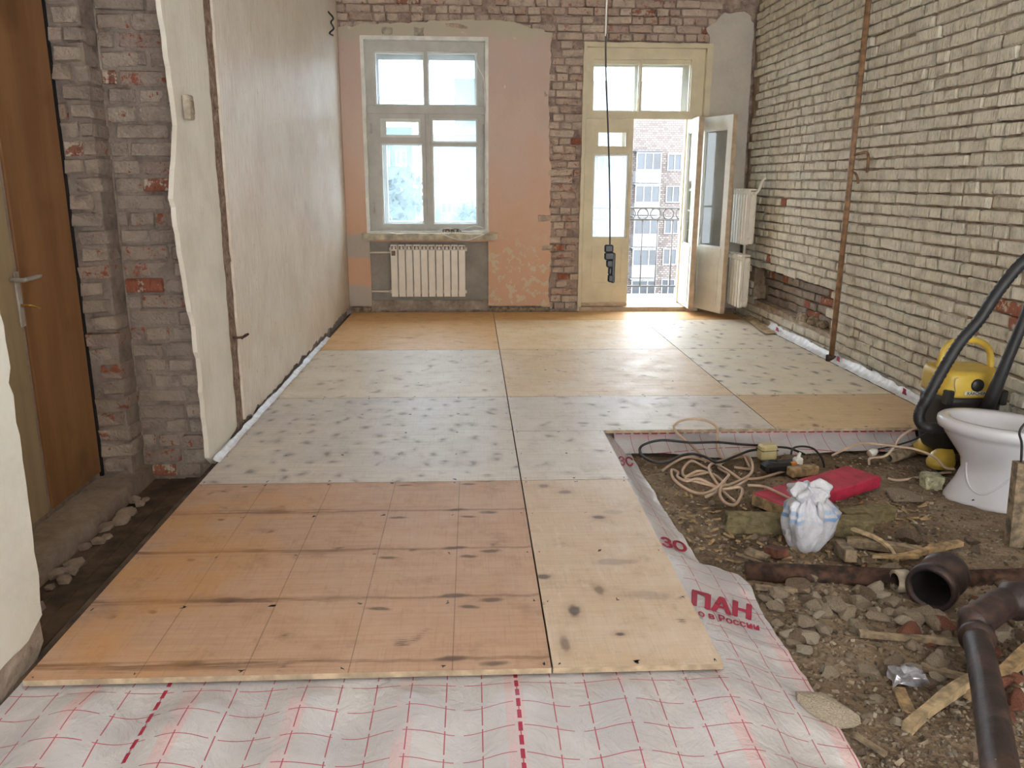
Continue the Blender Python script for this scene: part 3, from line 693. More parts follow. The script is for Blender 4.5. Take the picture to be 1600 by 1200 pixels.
# reveal lining (white), splayed
bm = bmesh.new()
for a, b in ((((WX0-.03, YB-.006), (WX0-.03, YB+.03), (WX0+.012, YB+.1), (WX0-.03, YB+.1))), 0),: pass
bm = slab(rect(WX0-.022, WX1+.022, WZ0-.03, WZ1+.022), [rect(WX0+.012, WX1-.012, WZ0, WZ1-.014)], (0, YB-.006, 0), (1, 0, 0), (0, 0, 1), (0, -1, 0), .1)
child('reveal', bm, 'white_reveal', w1)
wy = YB+.075
xa, xb = WX0+.012, WX1-.012; xm = -.452
frame('casing', rect(xa, xb, WZ0, WZ1-.014), [rect(-.985, -.475, 2.13, 2.65), rect(-.44, .07, 2.13, 2.655), rect(-.965, -.482, .9, 2.04), rect(-.425, .09, .9, 2.04)], wy, .06, 'frame_grey', w1)
ts = child('top_sash', slab(rect(-.985, -.475, 2.13, 2.65), [rect(-.965, -.487, 2.145, 2.632)], (0, wy+.012, 0), (1, 0, 0), (0, 0, 1), (0, -1, 0), .035), 'frame_light', w1)
pane(-.97, -.48, 2.14, 2.64, wy+.03, 'glass_dirty', ts)
ts = child('top_sash', slab(rect(-.44, .07, 2.13, 2.655), [rect(-.43, .055, 2.145, 2.635)], (0, wy+.012, 0), (1, 0, 0), (0, 0, 1), (0, -1, 0), .035), 'frame_light', w1)
pane(-.435, .06, 2.14, 2.64, wy+.03, 'glass_dirty', ts)
s1 = frame('left_sash', rect(-1.005, -.458, .885, 2.05), [rect(-.94, -.505, .925, 1.755), rect(-.935, -.525, 1.815, 2.0)], wy-.016, .045, 'frame_grey', w1)
v1 = frame('vent_sash', rect(-.935, -.525, 1.815, 2.0), [rect(-.875, -.545, 1.84, 1.965)], wy-.02, .03, 'frame_light', s1)
pane(-.88, -.54, 1.835, 1.97, wy-.005, 'glass_clear', v1); pane(-.945, -.5, .92, 1.76, wy+.005, 'glass_dirty', s1)
b1 = frame('glazing_bead', rect(-.94, -.505, .925, 1.755), [rect(-.925, -.518, .937, 1.742)], wy-.004, .02, 'frame_light', s1)
s2 = frame('right_sash', rect(-.447, .112, .885, 2.05), [rect(-.405, .065, .925, 1.735), rect(-.405, .065, 1.765, 2.005)], wy-.016, .045, 'frame_grey', w1)
pane(-.41, .07, .92, 1.74, wy+.005, 'glass_dirty', s2); pane(-.41, .07, 1.76, 2.01, wy+.005, 'glass_dirty', s2)
b2_ = frame('glazing_bead', rect(-.405, .065, .925, 1.735), [rect(-.392, .052, .937, 1.725)], wy-.004, .02, 'frame_light', s2)
frame('glazing_bead', rect(-.405, .065, 1.765, 2.005), [rect(-.392, .052, 1.777, 1.985)], wy-.004, .02, 'frame_light', s2)
child('transom_bar', BX(xa, xb, wy-.02, wy+.02, 2.045, 2.13, bev=.006), 'frame_grey', w1)
child('meeting_stile', BX(-.472, -.435, wy-.03, wy+.01, .885, 2.05, bev=.006), 'frame_grey', w1)
# outer frame layer, seen through the inner panes
of = frame('outer_frame', rect(WX0-.05, WX1+.05, WZ0-.05, WZ1+.05), [rect(-.955, -.49, 2.16, 2.60), rect(-.43, .04, 2.16, 2.60), rect(-.9, -.5, .95, 2.03), rect(-.4, .05, .95, 2.03)], YB+.27, .05, 'frame_light', w1)
for a, b, c, d in ((-.955, -.49, 2.16, 2.60), (-.43, .04, 2.16, 2.6), (-.9, -.5, .95, 2.03), (-.4, .05, .95, 2.03)): pane(a-.01, b+.01, c-.01, d+.01, YB+.29, 'glass_clear', of)
child('crossbar', BX(-.9, -.5, YB+.265, YB+.3, 1.74, 1.8), 'frame_light', of); child('crossbar', BX(-.4, .05, YB+.265, YB+.3, 1.74, 1.8), 'frame_light', of)
for zz in (1.05, 1.85):
    child('hinge', TB([(-1.03, wy-.024, zz), (-1.03, wy-.024, zz+.1)], .009), 'frame_grey', w1); child('hinge', TB([(.126, wy-.024, zz), (.126, wy-.024, zz+.1)], .009), 'frame_grey', w1)
# window sill board
bm = slab(ragged(rect(-1.15, .27, .775, .84), [.004, 0, .005, 0], .05), [], (0, YB-.13, 0), (1, 0, 0), (0, 0, 1), (0, -1, 0), .24)
child('sill_board', bm, 'sill', w1)
# wires on the sill
sz = .845
def wire(name, pts, r, mat, label, cat='cable', n=8, group=None, seg=6): return tag(link(name, TB(catmull(pts, n), r, seg), mat), label, cat, group)
wire('loose_wire', [(-.5, YB-.03, sz+.005), (-.4, YB-.05, sz+.01), (-.25, YB-.08, sz+.05), (-.1, YB-.06, sz+.01), (.05, YB-.1, sz+.03), (.18, YB-.08, sz+.02), (.1, YB-.15, sz-.02), (-.05, YB-.16, sz-.07), (-.2, YB-.15, sz-.05), (-.3, YB-.13, sz), (-.15, YB-.05, sz+.02), (.02, YB-.03, sz+.07), (.13, YB-.02, sz+.05)], .006, 'cable_white', 'pale loose wire tangled on the window sill')
wire('window_cord', [(.05, YB-.012, 2.63), (.08, YB-.012, 2.5), (.14, YB-.012, 2.36), (.15, YB-.012, 2.0), (.148, YB-.012, 1.4), (.15, YB-.012, .9)], .007, 'cable_white', 'white cord running down the right side of the window')
bm = bmesh.new()
for i in range(9):
    x = -.3+i*.02; tube(bm, catmull([(x, YB-.07, sz+.01), (x+.02*math.sin(i*2), YB-.09, sz+.04), (x+.03, YB-.06, sz+.02+.02*math.cos(i))]), .005, 6)
tag(link('wire_bundle', bm, 'grey_wood'), 'dark knot of wire ends on the window sill', 'wire')

# ================================================================== RADIATORS
def radiator(name, label, nsec, pitch, hgt, mat, dep=.085, group=None):
    t = empty(name); tag(t, label, 'radiator', group)
    for i in range(nsec):
        x = (i-(nsec-1)/2)*pitch; bm = bmesh.new(); hw = pitch/2-(.004 if dep < .09 else .011)
        box(bm, x-hw, x+hw, -dep, -dep+.012, 0, hgt-.055, bev=.004)
        box(bm, x-.012, x+.012, -dep+.012, -.01, .01, hgt-.03)
        box(bm, x-hw+.004, x+hw-.004, -dep+.03, -dep+.036, .0, hgt-.05)
        box(bm, x-hw, x+hw, -.02, -.008, .02, hgt-.05, bev=.003)
        box(bm, x-hw, x+hw, -dep, -.01, hgt-.018, hgt, bev=.004)
        for q in (-1, 0, 1): box(bm, x+q*(hw-.004)-.004, x+q*(hw-.004)+.004, -dep+.002, -dep+.03, hgt-.055, hgt-.015)
        s = link('section', bm, mat, t)
        link('top_slot', BX(x-hw+.006, x+hw-.006, -dep+.02, -dep+.024, hgt-.052, hgt-.018), 'slot', s)
    for z in (.05, hgt-.05):
        link('header', TB([(-nsec*pitch/2-.015, -dep/2, z), (nsec*pitch/2+.015, -dep/2, z)], .022, 12), mat, t)
    return t
r1 = radiator('radiator', 'white ten section radiator in the niche under the window', 10, .08, .557, 'rad_white'); r1.location = (-.466, YB+.035, .165)
link('sticker', BX(-.385, -.345, -.0868, -.0856, .44, .49), 'stone_c', r1)
for zz in (.05+.035, .5):
    link('feed_pipe', TB([(-.4, -.04, zz-.03), (-.62, -.04, zz-.03)], .011, 10), 'rad_old', r1)
r2_ = radiator('radiator', 'upper of two white radiators hanging beside the balcony door', 6, .078, .545, 'rad_old', .1); r2_.location = (2.80, 8.2, .775); r2_.rotation_euler = (0, 0, -PI/2)
r3_ = radiator('radiator', 'lower white radiator in the right corner beside the balcony door', 6, .078, .53, 'rad_old', .1); r3_.location = (2.77, 8.18, .15); r3_.rotation_euler = (0, 0, -PI/2+.05)
child('feed_pipe', TB([(2.85, 8.4, .9), (2.85, 8.4, .3)], .014, 10), 'rad_old', r3_)
child('feed_pipe', TB(catmull([(2.75, 7.95, 1.27), (2.78, 7.92, 1.3), (2.82, 7.92, 1.4), (2.85, 7.93, 1.42)]), .013, 10), 'rad_old', r2_)

# ================================================================== BALCONY DOOR
d1 = empty('door_1', (1.8, YB, 0)); tag(d1, 'cream wooden balcony door with transom, right leaf open', 'door', kind='structure')
dy = YB+.06
child('reveal', slab(rect(DX0-.015, DX1+.03, -.01, DZ1+.02), [rect(DX0+.02, DX1-.015, -.03, DZ1-.012)], (0, YB-.008, 0), (1, 0, 0), (0, 0, 1), (0, -1, 0), .08), 'frame_cream', d1) if False else None
rv = [(DX0-.012, .0), (DX0-.012, DZ1+.02), (DX1+.04, DZ1+.02), (DX1+.04, .0), (DX1-.02, .0), (DX1-.02, DZ1-.025), (DX0+.025, DZ1-.025), (DX0+.025, .0)]
child('reveal', slab(ragged(rv, [.004, .006, .004, 0, 0, 0, 0, 0], .05), [], (0, YB-.01, 0), (1, 0, 0), (0, 0, 1), (0, -1, 0), .09), 'frame_cream', d1)
fr = [(DX0+.02, .03), (DX0+.02, DZ1-.02), (DX1-.015, DZ1-.02), (DX1-.015, .03), (2.36, .03), (2.30, 2.02), (1.19, 2.02), (1.19, .03)]
fr = [(DX0+.015, .03), (DX0+.015, DZ1-.02), (DX1-.015, DZ1-.02), (DX1-.015, .03), (2.375, .03), (2.375, 2.02), (1.205, 2.02), (1.205, .03)]
frame('casing', fr, [rect(1.272, 1.75, 2.09, 2.6), rect(1.775, 2.29, 2.09, 2.605)], dy, .07, 'frame_cream', d1)
tp = frame('transom_sash', rect(1.262, 2.30, 2.08, 2.615), [rect(1.275, 1.742, 2.098, 2.56), rect(1.782, 2.28, 2.1, 2.56)], dy+.03, .03, 'frame_cream', d1)
pane(1.27, 1.75, 2.09, 2.6, dy+.045, 'glass_dirty', tp); pane(1.775, 2.29, 2.09, 2.6, dy+.045, 'glass_dirty', tp)
# left leaf, closed
ll = frame('left_leaf', rect(1.2, 1.705, .05, 2.015), [rect(1.315, 1.655, 1.725, 1.92), rect(1.292, 1.672, .79, 1.665)], dy-.012, .045, 'frame_cream', d1)
vs = frame('vent_sash', rect(1.315, 1.655, 1.725, 1.92), [rect(1.338, 1.63, 1.742, 1.88)], dy, .03, 'frame_cream', ll); pane(1.33, 1.64, 1.735, 1.89, dy+.015, 'glass_clear', vs)
gb = frame('glazing_bead', rect(1.292, 1.672, .79, 1.665), [rect(1.308, 1.65, .803, 1.648)], dy+.004, .02, 'frame_light', ll); pane(1.3, 1.66, .795, 1.655, dy+.015, 'glass_milky', ll)
frame('lower_panel', rect(1.30, 1.645, .29, .70), [rect(1.318, 1.627, .308, .682)], dy-.02, .012, 'frame_cream', ll)
child('kick_board', BX(1.2, 1.70, dy-.03, dy+.02, .05, .085), 'edge_brown', ll)
child('threshold', BX(1.17, 2.44, YB-.02, YB+.47, -.02, .045, bev=.004), 'edge_brown', d1)
# outer left leaf behind (balcony side)
ol = frame('outer_leaf', rect(1.17, 1.74, .05, 2.02), [rect(1.33, 1.63, 1.72, 1.90), rect(1.31, 1.645, .8, 1.64)], YB+.3, .045, 'frame_white', d1)
pane(1.325, 1.635, 1.715, 1.905, YB+.32, 'glass_clear', ol); pane(1.305, 1.65, .795, 1.645, YB+.32, 'glass_clear', ol)
oc = frame('outer_casing', [(1.1, -.02), (1.1, 2.8), (2.5, 2.8), (2.5, -.02), (2.32, -.02), (2.32, 2.05), (1.2, 2.05), (1.2, -.02)], [rect(1.26, 1.74, 2.12, 2.56), rect(1.79, 2.25, 2.12, 2.56)], YB+.29, .06, 'frame_cream', d1)
pane(1.25, 1.75, 2.11, 2.57, YB+.31, 'glass_clear', oc); pane(1.78, 2.26, 2.11, 2.57, YB+.31, 'glass_clear', oc)
# right leaf: hung in local coords (x along leaf from hinge, z up), turned on its hinge
def leaf(name, hinge, ang, wdt, z0, z1, mat, gl, thick=.045):
    e = bpy.data.objects.new(name, None); COL.objects.link(e); e.parent = d1; e.matrix_parent_inverse = d1.matrix_basis.inverted()
    e.location = hinge; e.rotation_euler = (0, 0, ang)
    S = lambda o, h, y, th, m, nm, p=e: link(nm, slab(o, h, (0, y, 0), (1, 0, 0), (0, 0, 1), (0, -1, 0), th), m, p)
    S(rect(0, wdt, z0, z1), [rect(.085, wdt-.085, .72, z1-.13)], 0, thick, mat, 'leaf_frame')
    S(rect(.085, wdt-.085, .72, z1-.13), [rect(.1, wdt-.1, .735, z1-.145)], .012, .02, 'frame_light', 'glazing_bead')
    link('pane', BX(.09, wdt-.09, .02, .024, .725, z1-.135), gl, e)
    S(rect(.06, wdt-.06, .62, .72), [], -.008, .01, mat, 'lock_rail')
    S(rect(.085, wdt-.085, .12, .62), [rect(.1, wdt-.1, .135, .605)], -.006, .008, mat, 'lower_panel')
    link('leaf_edge', BX(wdt-.002, wdt+.006, -.002, thick+.002, z0, z1), 'edge_brown', e)
    return e
hA = PY(1066, 478, YB+.03); fA = PZ(1126, 484, .03)
ang = math.atan2(8.30-hA.y, 2.545-hA.x)
leaf('right_leaf', (2.405, YB+.0, 0), math.atan2(-.52, .17), .56, .05, 2.03, 'frame_white', 'glass_clear')
leaf('outer_right_leaf', (2.335, YB+.30, 0), math.radians(-92), .55, .06, 2.03, 'frame_white', 'glass_clear', .05)

# ================================================================== OUTSIDE
bl = empty('balcony', (1.8, 9.7, 0)); tag(bl, 'concrete balcony slab beyond the open door', 'balcony')
child('slab', BX(.5, 3.6, 9.3, 10.2, -.15, -.01), 'concrete', bl)
rl = empty('balcony_railing', (1.8, 10.1, 0)); tag(rl, 'iron balcony railing with a row of rings along the top', 'railing')
for zz in (1.065, .925, .1): child('rail', TB([(.6, 10.1, zz), (3.5, 10.1, zz)], .012, 8), 'railing', rl)
for sx_ in (.6, 3.5):
    for zz in (1.065, .1): child('rail', TB([(sx_, 10.1, zz), (sx_, 9.3, zz)], .012, 8), 'railing', rl)
x = .68
while x < 3.5:
    child('ring', TB([(x+.065*math.cos(a), 10.1, .995+.065*math.sin(a)) for a in [2*PI*k/20 for k in range(20)]], .008, 6, closed=True), 'railing', rl); x += .16
x = .6
while x < 3.51:
    child('bar', TB([(x, 10.1, .0 if abs(x-.6) < .01 or abs(x-3.5) < .06 else .1), (x, 10.1, .925)], .008, 6), 'railing', rl); x += .19
YFAC = 71.0
ab = empty('apartment_building', (16, YFAC, -14)); tag(ab, 'pale brick apartment block across the yard with stacked balconies', 'building')
child('wall', BX(7.2, 40, YFAC, YFAC+12, -14, 9.5), 'facade', ab)
def farwin(x0, x1, z0, z1, y, n, par):
    w_ = child('window', slab(rect(x0, x1, z0, z1), [rect(x0+.1+(x1-x0-.1)*i/n, x0+(x1-x0-.1)*(i+1)/n, z0+.1, z1-.1) for i in range(n)], (0, y, 0), (1, 0, 0), (0, 0, 1), (0, -1, 0), .12), 'far_white', par)
    for i in range(n): child('pane', BX(x0+.1+(x1-x0-.1)*i/n, x0+(x1-x0-.1)*(i+1)/n, y+.08, y+.1, z0+.1, z1-.1), 'far_glass', w_)
for ci, bx in enumerate((7.9, 13.9, 20.3, 26.5)):
    for row in range(6):
        z = 2.25-2.68*row
        farwin(bx+2.9, bx+4.15, z, z+1.45, YFAC-.1, 2, ab)
        b = child('balcony', BX(bx, bx+2.15, YFAC-1.2, YFAC, z-1.0, z-.02), 'far_white', ab)
        farwin(bx+.02, bx+2.1, z, z+1.5, YFAC-1.15, 3, b) if False else None
        w_ = child('loggia_window', slab(rect(bx, bx+2.15, z-.02, z+1.5), [rect(bx+.1+.68*i, bx+.7+.68*i, z+.1, z+1.38) for i in range(3)], (0, YFAC-1.2, 0), (1, 0, 0), (0, 0, 1), (0, -1, 0), .1), 'far_white', ab)
        for i in range(3): child('pane', BX(bx+.1+.68*i, bx+.7+.68*i, YFAC-1.14, YFAC-1.12, z+.1, z+1.38), 'far_glass', w_)
        child('balcony_roof', BX(bx-.1, bx+2.25, YFAC-1.3, YFAC, z+1.52, z+1.62), 'far_glass' if row == 0 else 'far_white', ab)
b2 = empty('apartment_building', (-3, 62, -14)); tag(b2, 'bluish concrete block seen through the right half of the window', 'building')
child('wall', BX(-2.9, 1.6, 62, 74, -14, 4.6), 'far_block', b2); child('parapet', BX(-1.2, 1.7, 61.8, 64, 4.6, 8.5), 'far_block', b2)
for row in range(5):
    for cx in (-2.3, -.6, .6): farwin(cx, cx+.9, 1.6-2.7*row, 3.0-2.7*row, 61.9, 2, b2)
b3 = empty('apartment_building', (-12, 80, -14)); tag(b3, 'distant block seen through the left half of the window', 'building')
child('wall', BX(-9.2, -5.6, 80, 92, -14, 6.2), 'far_block', b3); child('stair_tower', BX(-9.9, -9.2, 80.5, 90, -14, 4.0), 'far_white', b3)
for row in range(4):
    for cx in (-8.8, -7.2): farwin(cx, cx+1.1, 2.6-2.7*row, 4.1-2.7*row, 79.9, 2, b3)
yard = link('yard_ground', BX(-60, 80, 12, 120, -14.4, -14), 'concrete'); tag(yard, 'paved yard far below between the blocks', 'yard', kind='structure')
def tree(x, y, top, rad, label, n=1800, seed=0):
    t = empty('leafy_tree', (x, y, -14)); tag(t, label, 'tree', 'trees in the yard'); r = random.Random(seed)
    child('trunk', TB([(x, y, -14), (x+.2, y, -8), (x-.1, y, top-rad)], [.3, .25, .12], 8), 'bark', t)
    bm = bmesh.new(); blobs = [(x+r.uniform(-.6, .6)*rad, y+r.uniform(-.6, .6)*rad, top-rad*r.uniform(.45, 3.2), rad*r.uniform(.4, .7)) for _ in range(14)]
    for i in range(n):
        bx_, by_, bz_, br = r.choice(blobs); d = Vector((r.gauss(0, 1), r.gauss(0, 1), r.gauss(0, 1))).normalized()*br*r.uniform(.6, 1.05)
        c = Vector((bx_, by_, bz_))+d; u = Vector((r.gauss(0, 1), r.gauss(0, 1), r.gauss(0, 1))).normalized(); v = u.orthogonal().normalized(); s = r.uniform(.14, .3)
        bm.faces.new([bm.verts.new(c+u*s), bm.verts.new(c+v*s*.6), bm.verts.new(c-u*s), bm.verts.new(c-v*s*.6)])
    child('crown', bm, 'far_leaf', t)
tree(-4.6, 42, 2.6, 2.1, 'leafy green tree before the distant block, left window half', seed=1)
tree(-1.0, 36, .6, 1.7, 'lower leafy tree in the middle of the left window half', seed=2)
tree(-.3, 50, -.2, 1.6, 'leafy tree low in the right window half', seed=3)

# ================================================================== PIPES, HANGING WIRE
pb = PZ(1298, 560, 0); px_ = XR_-.055
vp = empty('riser_pipe', (px_, 6.17, 0)); tag(vp, 'thin brown heating riser pipe standing before the brick wall', 'pipe')
child('pipe', TB([(px_, 6.17, -.01), (px_, 6.17, ZC)], .021, 14), 'rust_pipe', vp)
child('collar', TB([(px_, 6.17, -.02), (px_, 6.17, .045)], .042, 14), 'rust', vp)
bz = 1.58
child('wall_bracket', TB(catmull([(px_, 6.17, bz), (XR_-.03, 6.12, bz+.015), (XR_-.01, 6.02, bz+.01), (XR_-.02, 5.98, bz-.12)]), .011, 8), 'rust_pipe', vp)
child('pipe_loop', TB(catmull([(px_, 6.25, bz-.1), (XR_-.03, 6.14, bz-.13), (XR_-.02, 6.1, bz-.2)]), .009, 8), 'rust_pipe', vp)

hy = 4.5; a = PY(948, 0, hy); b = PY(950, 200, hy); c = PY(953, 388, hy); d = PY(953, 440, hy)
hw_ = empty('hanging_cable', a); tag(hw_, 'thin electric cable hanging from the ceiling in mid room', 'cable')
child('cable', TB(catmull([(a.x, hy, ZC), a, (a+b)/2+Vector((-.008, 0, 0)), b, (b+c)/2+Vector((.004, 0, 0)), c]), .0045, 8), 'cable_black', hw_)
child('white_sleeve', TB([(a.x, hy, ZC-.01), (a.x, hy, 2.12)], .005, 8), 'cable_white', hw_)
tb = bmesh.new(); h0 = c.z+.02; h1 = d.z
for i in range(5):
    z0 = h0-(h0-h1)*i/5; x = c.x+.004*i-.008; s = .014+.006*math.sin(i*1.3+.6)
    box(tb, x-s*1.3, x+s*1.5, hy-.016, hy+.016, z0-(h0-h1)/5*1.05, z0, bev=.007)
box(tb, c.x+.012, c.x+.032, hy-.012, hy+.012, h1-.008, h1+.16, bev=.005)
child('terminal_block', tb, 'black', hw_)

# ================================================================== FILM (vapour barrier)
flap = [(.797, 4.628), (.88, 4.55), (.856, 4.12), (.863, 3.74), (.859, 3.312), (.88, 3.144), (.879, 2.974), (.905, 2.905), (1.023, 2.83), (1.046, 2.731), (1.023, 2.509), (1.018, 2.235), (1.011, 1.978), (1.01, 1.743), (1.02, .5)]
flap = [(x*1.017+(.022 if y > 2.95 else .0), y*1.017) for x, y in flap]
def xr(y):
    for (xa_, ya), (xb_, yb) in zip(flap, flap[1:]):
        if yb <= y <= ya:
            t = (ya-y)/(ya-yb); return xa_+(xb_-xa_)*t+.006*noise.noise(Vector((y*9, 2, 0)))
    return flap[0][0] if y > flap[0][1] else flap[-1][0]
def fz(x, y):
    z = -.029
    if y < 2.09:
        k = min(1, (2.09-y)/.12)
        z += k*(.013*math.sin(2*PI*(x-.03)/.3+.6*math.sin(y*2))+.018*noise.noise(Vector((x*3.2, y*2.2, 7)))+.005*noise.noise(Vector((x*9+y*5, y*6, 2)))+.004)
    if x > .74:
        e = xr(y); t = max(0, min(1, (x-.74)/max(.03, e-.74))); t = t*t*(3-2*t)
        g = gz(e, y)+.02+.012*noise.noise(Vector((y*6, 3, 0)))
        z = z*(1-t)+g*t+.008*noise.noise(Vector((x*12, y*9, 2)))*min(1, (x-.74)/.05)
        if y > 2.1: z = min(z, -.022)
    return z
bm = bmesh.new(); uvl = bm.loops.layers.uv.new('UVMap')
ys = [.5+(2.13-.5)*j/90 for j in range(91)]; ys2 = [2.13+(4.64-2.13)*j/150 for j in range(151)]
def patch(xs_fn, yl, nx):
    G = []
    for y in yl:
        x0, x1 = xs_fn(y); G.append([bm.verts.new((x0+(x1-x0)*i/nx, y, fz(x0+(x1-x0)*i/nx, y))) for i in range(nx+1)])
    for j in range(len(yl)-1):
        for i in range(nx):
            f = bm.faces.new((G[j][i], G[j][i+1], G[j+1][i+1], G[j+1][i])); f.smooth = True
            for l in f.loops: l[uvl].uv = (l.vert.co.x, l.vert.co.y)
patch(lambda y: (-1.31, .66), ys, 120); patch(lambda y: (.66, xr(y)), ys+ys2[1:], 24)
bmesh.ops.remove_doubles(bm, verts=bm.verts, dist=.0005)
film = link('vapour_film', bm, 'film'); tag(film, 'white printed vapour film with red grid spread in front of the plywood', 'film')
def lettering(txt, bl_, br_, tl_, bold=.02, thick=0.0):
    """flat print: baseline from bl_ to br_ (pixels), tl_ is above bl_"""
    cu = bpy.data.curves.new('t', 'FONT'); cu.body = txt; cu.offset = .008; cu.resolution_u = 3
    ob = bpy.data.objects.new('t', cu); COL.objects.link(ob); bpy.context.view_layer.update()
    me = bpy.data.meshes.new_from_object(ob); bpy.data.objects.remove(ob)
    xs_ = [v.co.x for v in me.vertices]; x0, x1 = min(xs_), max(xs_); H_ = .73
    A, B, C_ = PZ(*bl_, -.055), PZ(*br_, -.055), PZ(*tl_, -.055)
    bmm = bmesh.new()
    for sx_, sy_ in ((-1, 0), (-.5, .5), (0, 0), (.5, -.5), (1, 0)):
        n0 = len(bmm.verts); bmm.from_mesh(me); bmm.verts.ensure_lookup_table()
        for v in bmm.verts[n0:]: v.co += Vector((sx_*bold, sy_*bold, 0))
    bmesh.ops.subdivide_edges(bmm, edges=bmm.edges, cuts=1)
    for v in bmm.verts:
        a1 = (v.co.x-x0)/(x1-x0); b1 = v.co.y/H_; zz = -.06
        qx = bl_[0]+(br_[0]-bl_[0])*a1+(tl_[0]-bl_[0])*b1; qy = bl_[1]+(br_[1]-bl_[1])*a1+(tl_[1]-bl_[1])*b1
        for _ in range(12): p = PZ(qx, qy, zz); zz = .5*zz+.5*(fz(p.x, p.y)+.0035)
        v.co = Vector((p.x, p.y, fz(p.x, p.y)+.0035))
    bpy.data.meshes.remove(me)
    o = link('red_lettering', bmm, 'print_red', film); return o
lettering('ПАН', (1082, 945), (1172, 968), (1083, 922), .045)
lettering('о в России', (1092, 962), (1187, 985), (1090, 952), .02)
lettering('ЗО', (1036, 853), (1074, 863), (1032, 838), .04)
lettering('ЗС', (968, 727), (990, 728), (966, 713), .02)
# far film hanging over the edge of the subfloor into the pit
bm = bmesh.new(); uvl = bm.loops.layers.uv.new('UVMap'); G = []
for i in range(121):
    x = .82+(2.62-.82)*i/120; col = []
    lift = .02*math.exp(-((x-1.5)/.35)**2)
    for k in range(9):
        t = k/8; y = 4.475-.02-.14*t*t-.03*t+.012*noise.noise(Vector((x*4, t*2, 0))); z = -.036-(.088+.02*math.sin(x*5))*t+.006*noise.noise(Vector((x*6, t*3, 9)))
        col.append(bm.verts.new((x, y, max(z, gz(x, y)+.006))))
    G.append(col)
for i in range(120):
    for k in range(8):
        f = bm.faces.new((G[i][k], G[i+1][k], G[i+1][k+1], G[i][k+1])); f.smooth = True
        for l in f.loops:
            kk = None; l[uvl].uv = (l.vert.co.z*1.5+.18, l.vert.co.x)
tag(link('vapour_film', bm, 'film'), 'strip of gridded vapour film hanging down the far side of the pit', 'film')
# turned-up film along right and left walls
def upturn(name, x, y0, y1, sgn, h, label, mat='film_plain', wd=.055):
    bm = bmesh.new(); G = []; n = 160
    for i in range(n+1):
        y = y0+(y1-y0)*i/n; hh_ = h*(.75+.5*noise.noise(Vector((y*3, x, 0)))+.2*noise.noise(Vector((y*13, x, 0))))
        G.append([bm.verts.new((x+sgn*(wd*(1-t)**2)+.008*noise.noise(Vector((y*9, t*3, x)))-sgn*.004, y, .006+hh_*t)) for t in (0, .3, .6, 1)])
    for i in range(n):
        for k in range(3):
            f = bm.faces.new((G[i][k], G[i+1][k], G[i+1][k+1], G[i][k+1])); f.smooth = True
    return tag(link(name, bm, mat), label, 'film')
fr_ = upturn('film_edge', XR_-.03, 4.5, 7.6, -1, .07, 'white film edge turned up along the right brick wall')
for y, s in ((7.35, .09), (6.05, .06), (5.05, .07)):
    for k_ in (-1, 1): # fragments of the red print on the turned-up film
        pl_ = ragged([(y+k_*s*.28-s*.16, .012), (y+k_*s*.28+s*.16, .016), (y+k_*s*.12+s*.2, .062), (y+k_*s*.12-s*.12, .058)], [.006]*4, .012, .006, y)
        child('red_print', slab(pl_, [], (XR_-.054, 0, 0), (0, 1, 0), (0, 0, 1), (-1, 0, 0), .002), 'print_red', fr_)
upturn('film_edge', XL+.022, 3.9, 7.2, 1, .025, 'white film edge turned up along the left wall', wd=.03)
# torn paper on floor in the right corner
bm = bmesh.new(); P4 = [PZ(1163, 497, .01), PZ(1175, 492, .03), PZ(1216, 520, .012), PZ(1196, 522, .012), PZ(1185, 514, .02)]
loft(bm, [[Vector(p) for p in P4], [Vector(p)+Vector((0, 0, .004)) for p in P4]], smooth=False)
tag(link('torn_paper', bm, 'pale_wood'), 'torn brownish paper scrap lying below the corner radiators', 'paper')

# ================================================================== PIT OBJECTS
G0 = -.13
# red board: box with given base corners
def board(name, a, b, wid, th, z, mat, label, cat, endmat=None, tilt=0, bev=.004, group=None, sub=0, jit=0.0):
    a, b = Vector(a), Vector(b); d = (b-a); L = d.length; e = empty(name, (a+b)/2, math.atan2(d.y, d.x)); tag(e, label, cat, group); e.location.z = z; e.rotation_euler.y = -tilt
    bm = BX(-L/2, L/2, -wid/2, wid/2, 0, th, bev=bev)
    if sub: 
        bmesh.ops.subdivide_edges(bm, edges=bm.edges, cuts=sub, use_grid_fill=True)
        for v in bm.verts: v.co += Vector((noise.noise(v.co*25), noise.noise(v.co*25+Vector((5, 0, 0))), noise.noise(v.co*25+Vector((0, 9, 0)))))*jit
    link('body', bm, mat, e)
    if endmat: link('sawn_end', BX(-L/2-.003, -L/2+.0, -wid/2+.004, wid/2-.004, .004, th-.004), endmat, e)
    return e
ra = (PZ(1160, 770, -.05)+PZ(1232, 787, -.05))/2; rb = (PZ(1316, 727, -.05)+PZ(1385, 740, -.05))/2
board('red_board', (ra.x+.02, ra.y, 0), (rb.x, rb.y, 0), .20, .06, -.118, 'red_paint', 'thick red painted board lying on the rubble', 'board', 'raw_wood')
wa = PZ(1137, 832, -.13); wb_ = PZ(1372, 838, -.13)
board('mineral_wool', (wa.x, wa.y+.04, 0), (wb_.x-.02, wb_.y+.03, 0), .07, .085, -.14, 'wool', 'long olive mineral wool strip lying behind the plastic bag', 'insulation', sub=7, jit=.006)
wc = PZ(1318, 810, -.1); wd = PZ(1392, 800, -.1)
board('mineral_wool', (wc.x, wc.y, 0), (wd.x, wd.y, 0), .07, .07, -.135, 'wool', 'short olive mineral wool piece behind the bag on the right', 'insulation', sub=6, jit=.008)
wq = PZ(1460, 765, -.13)
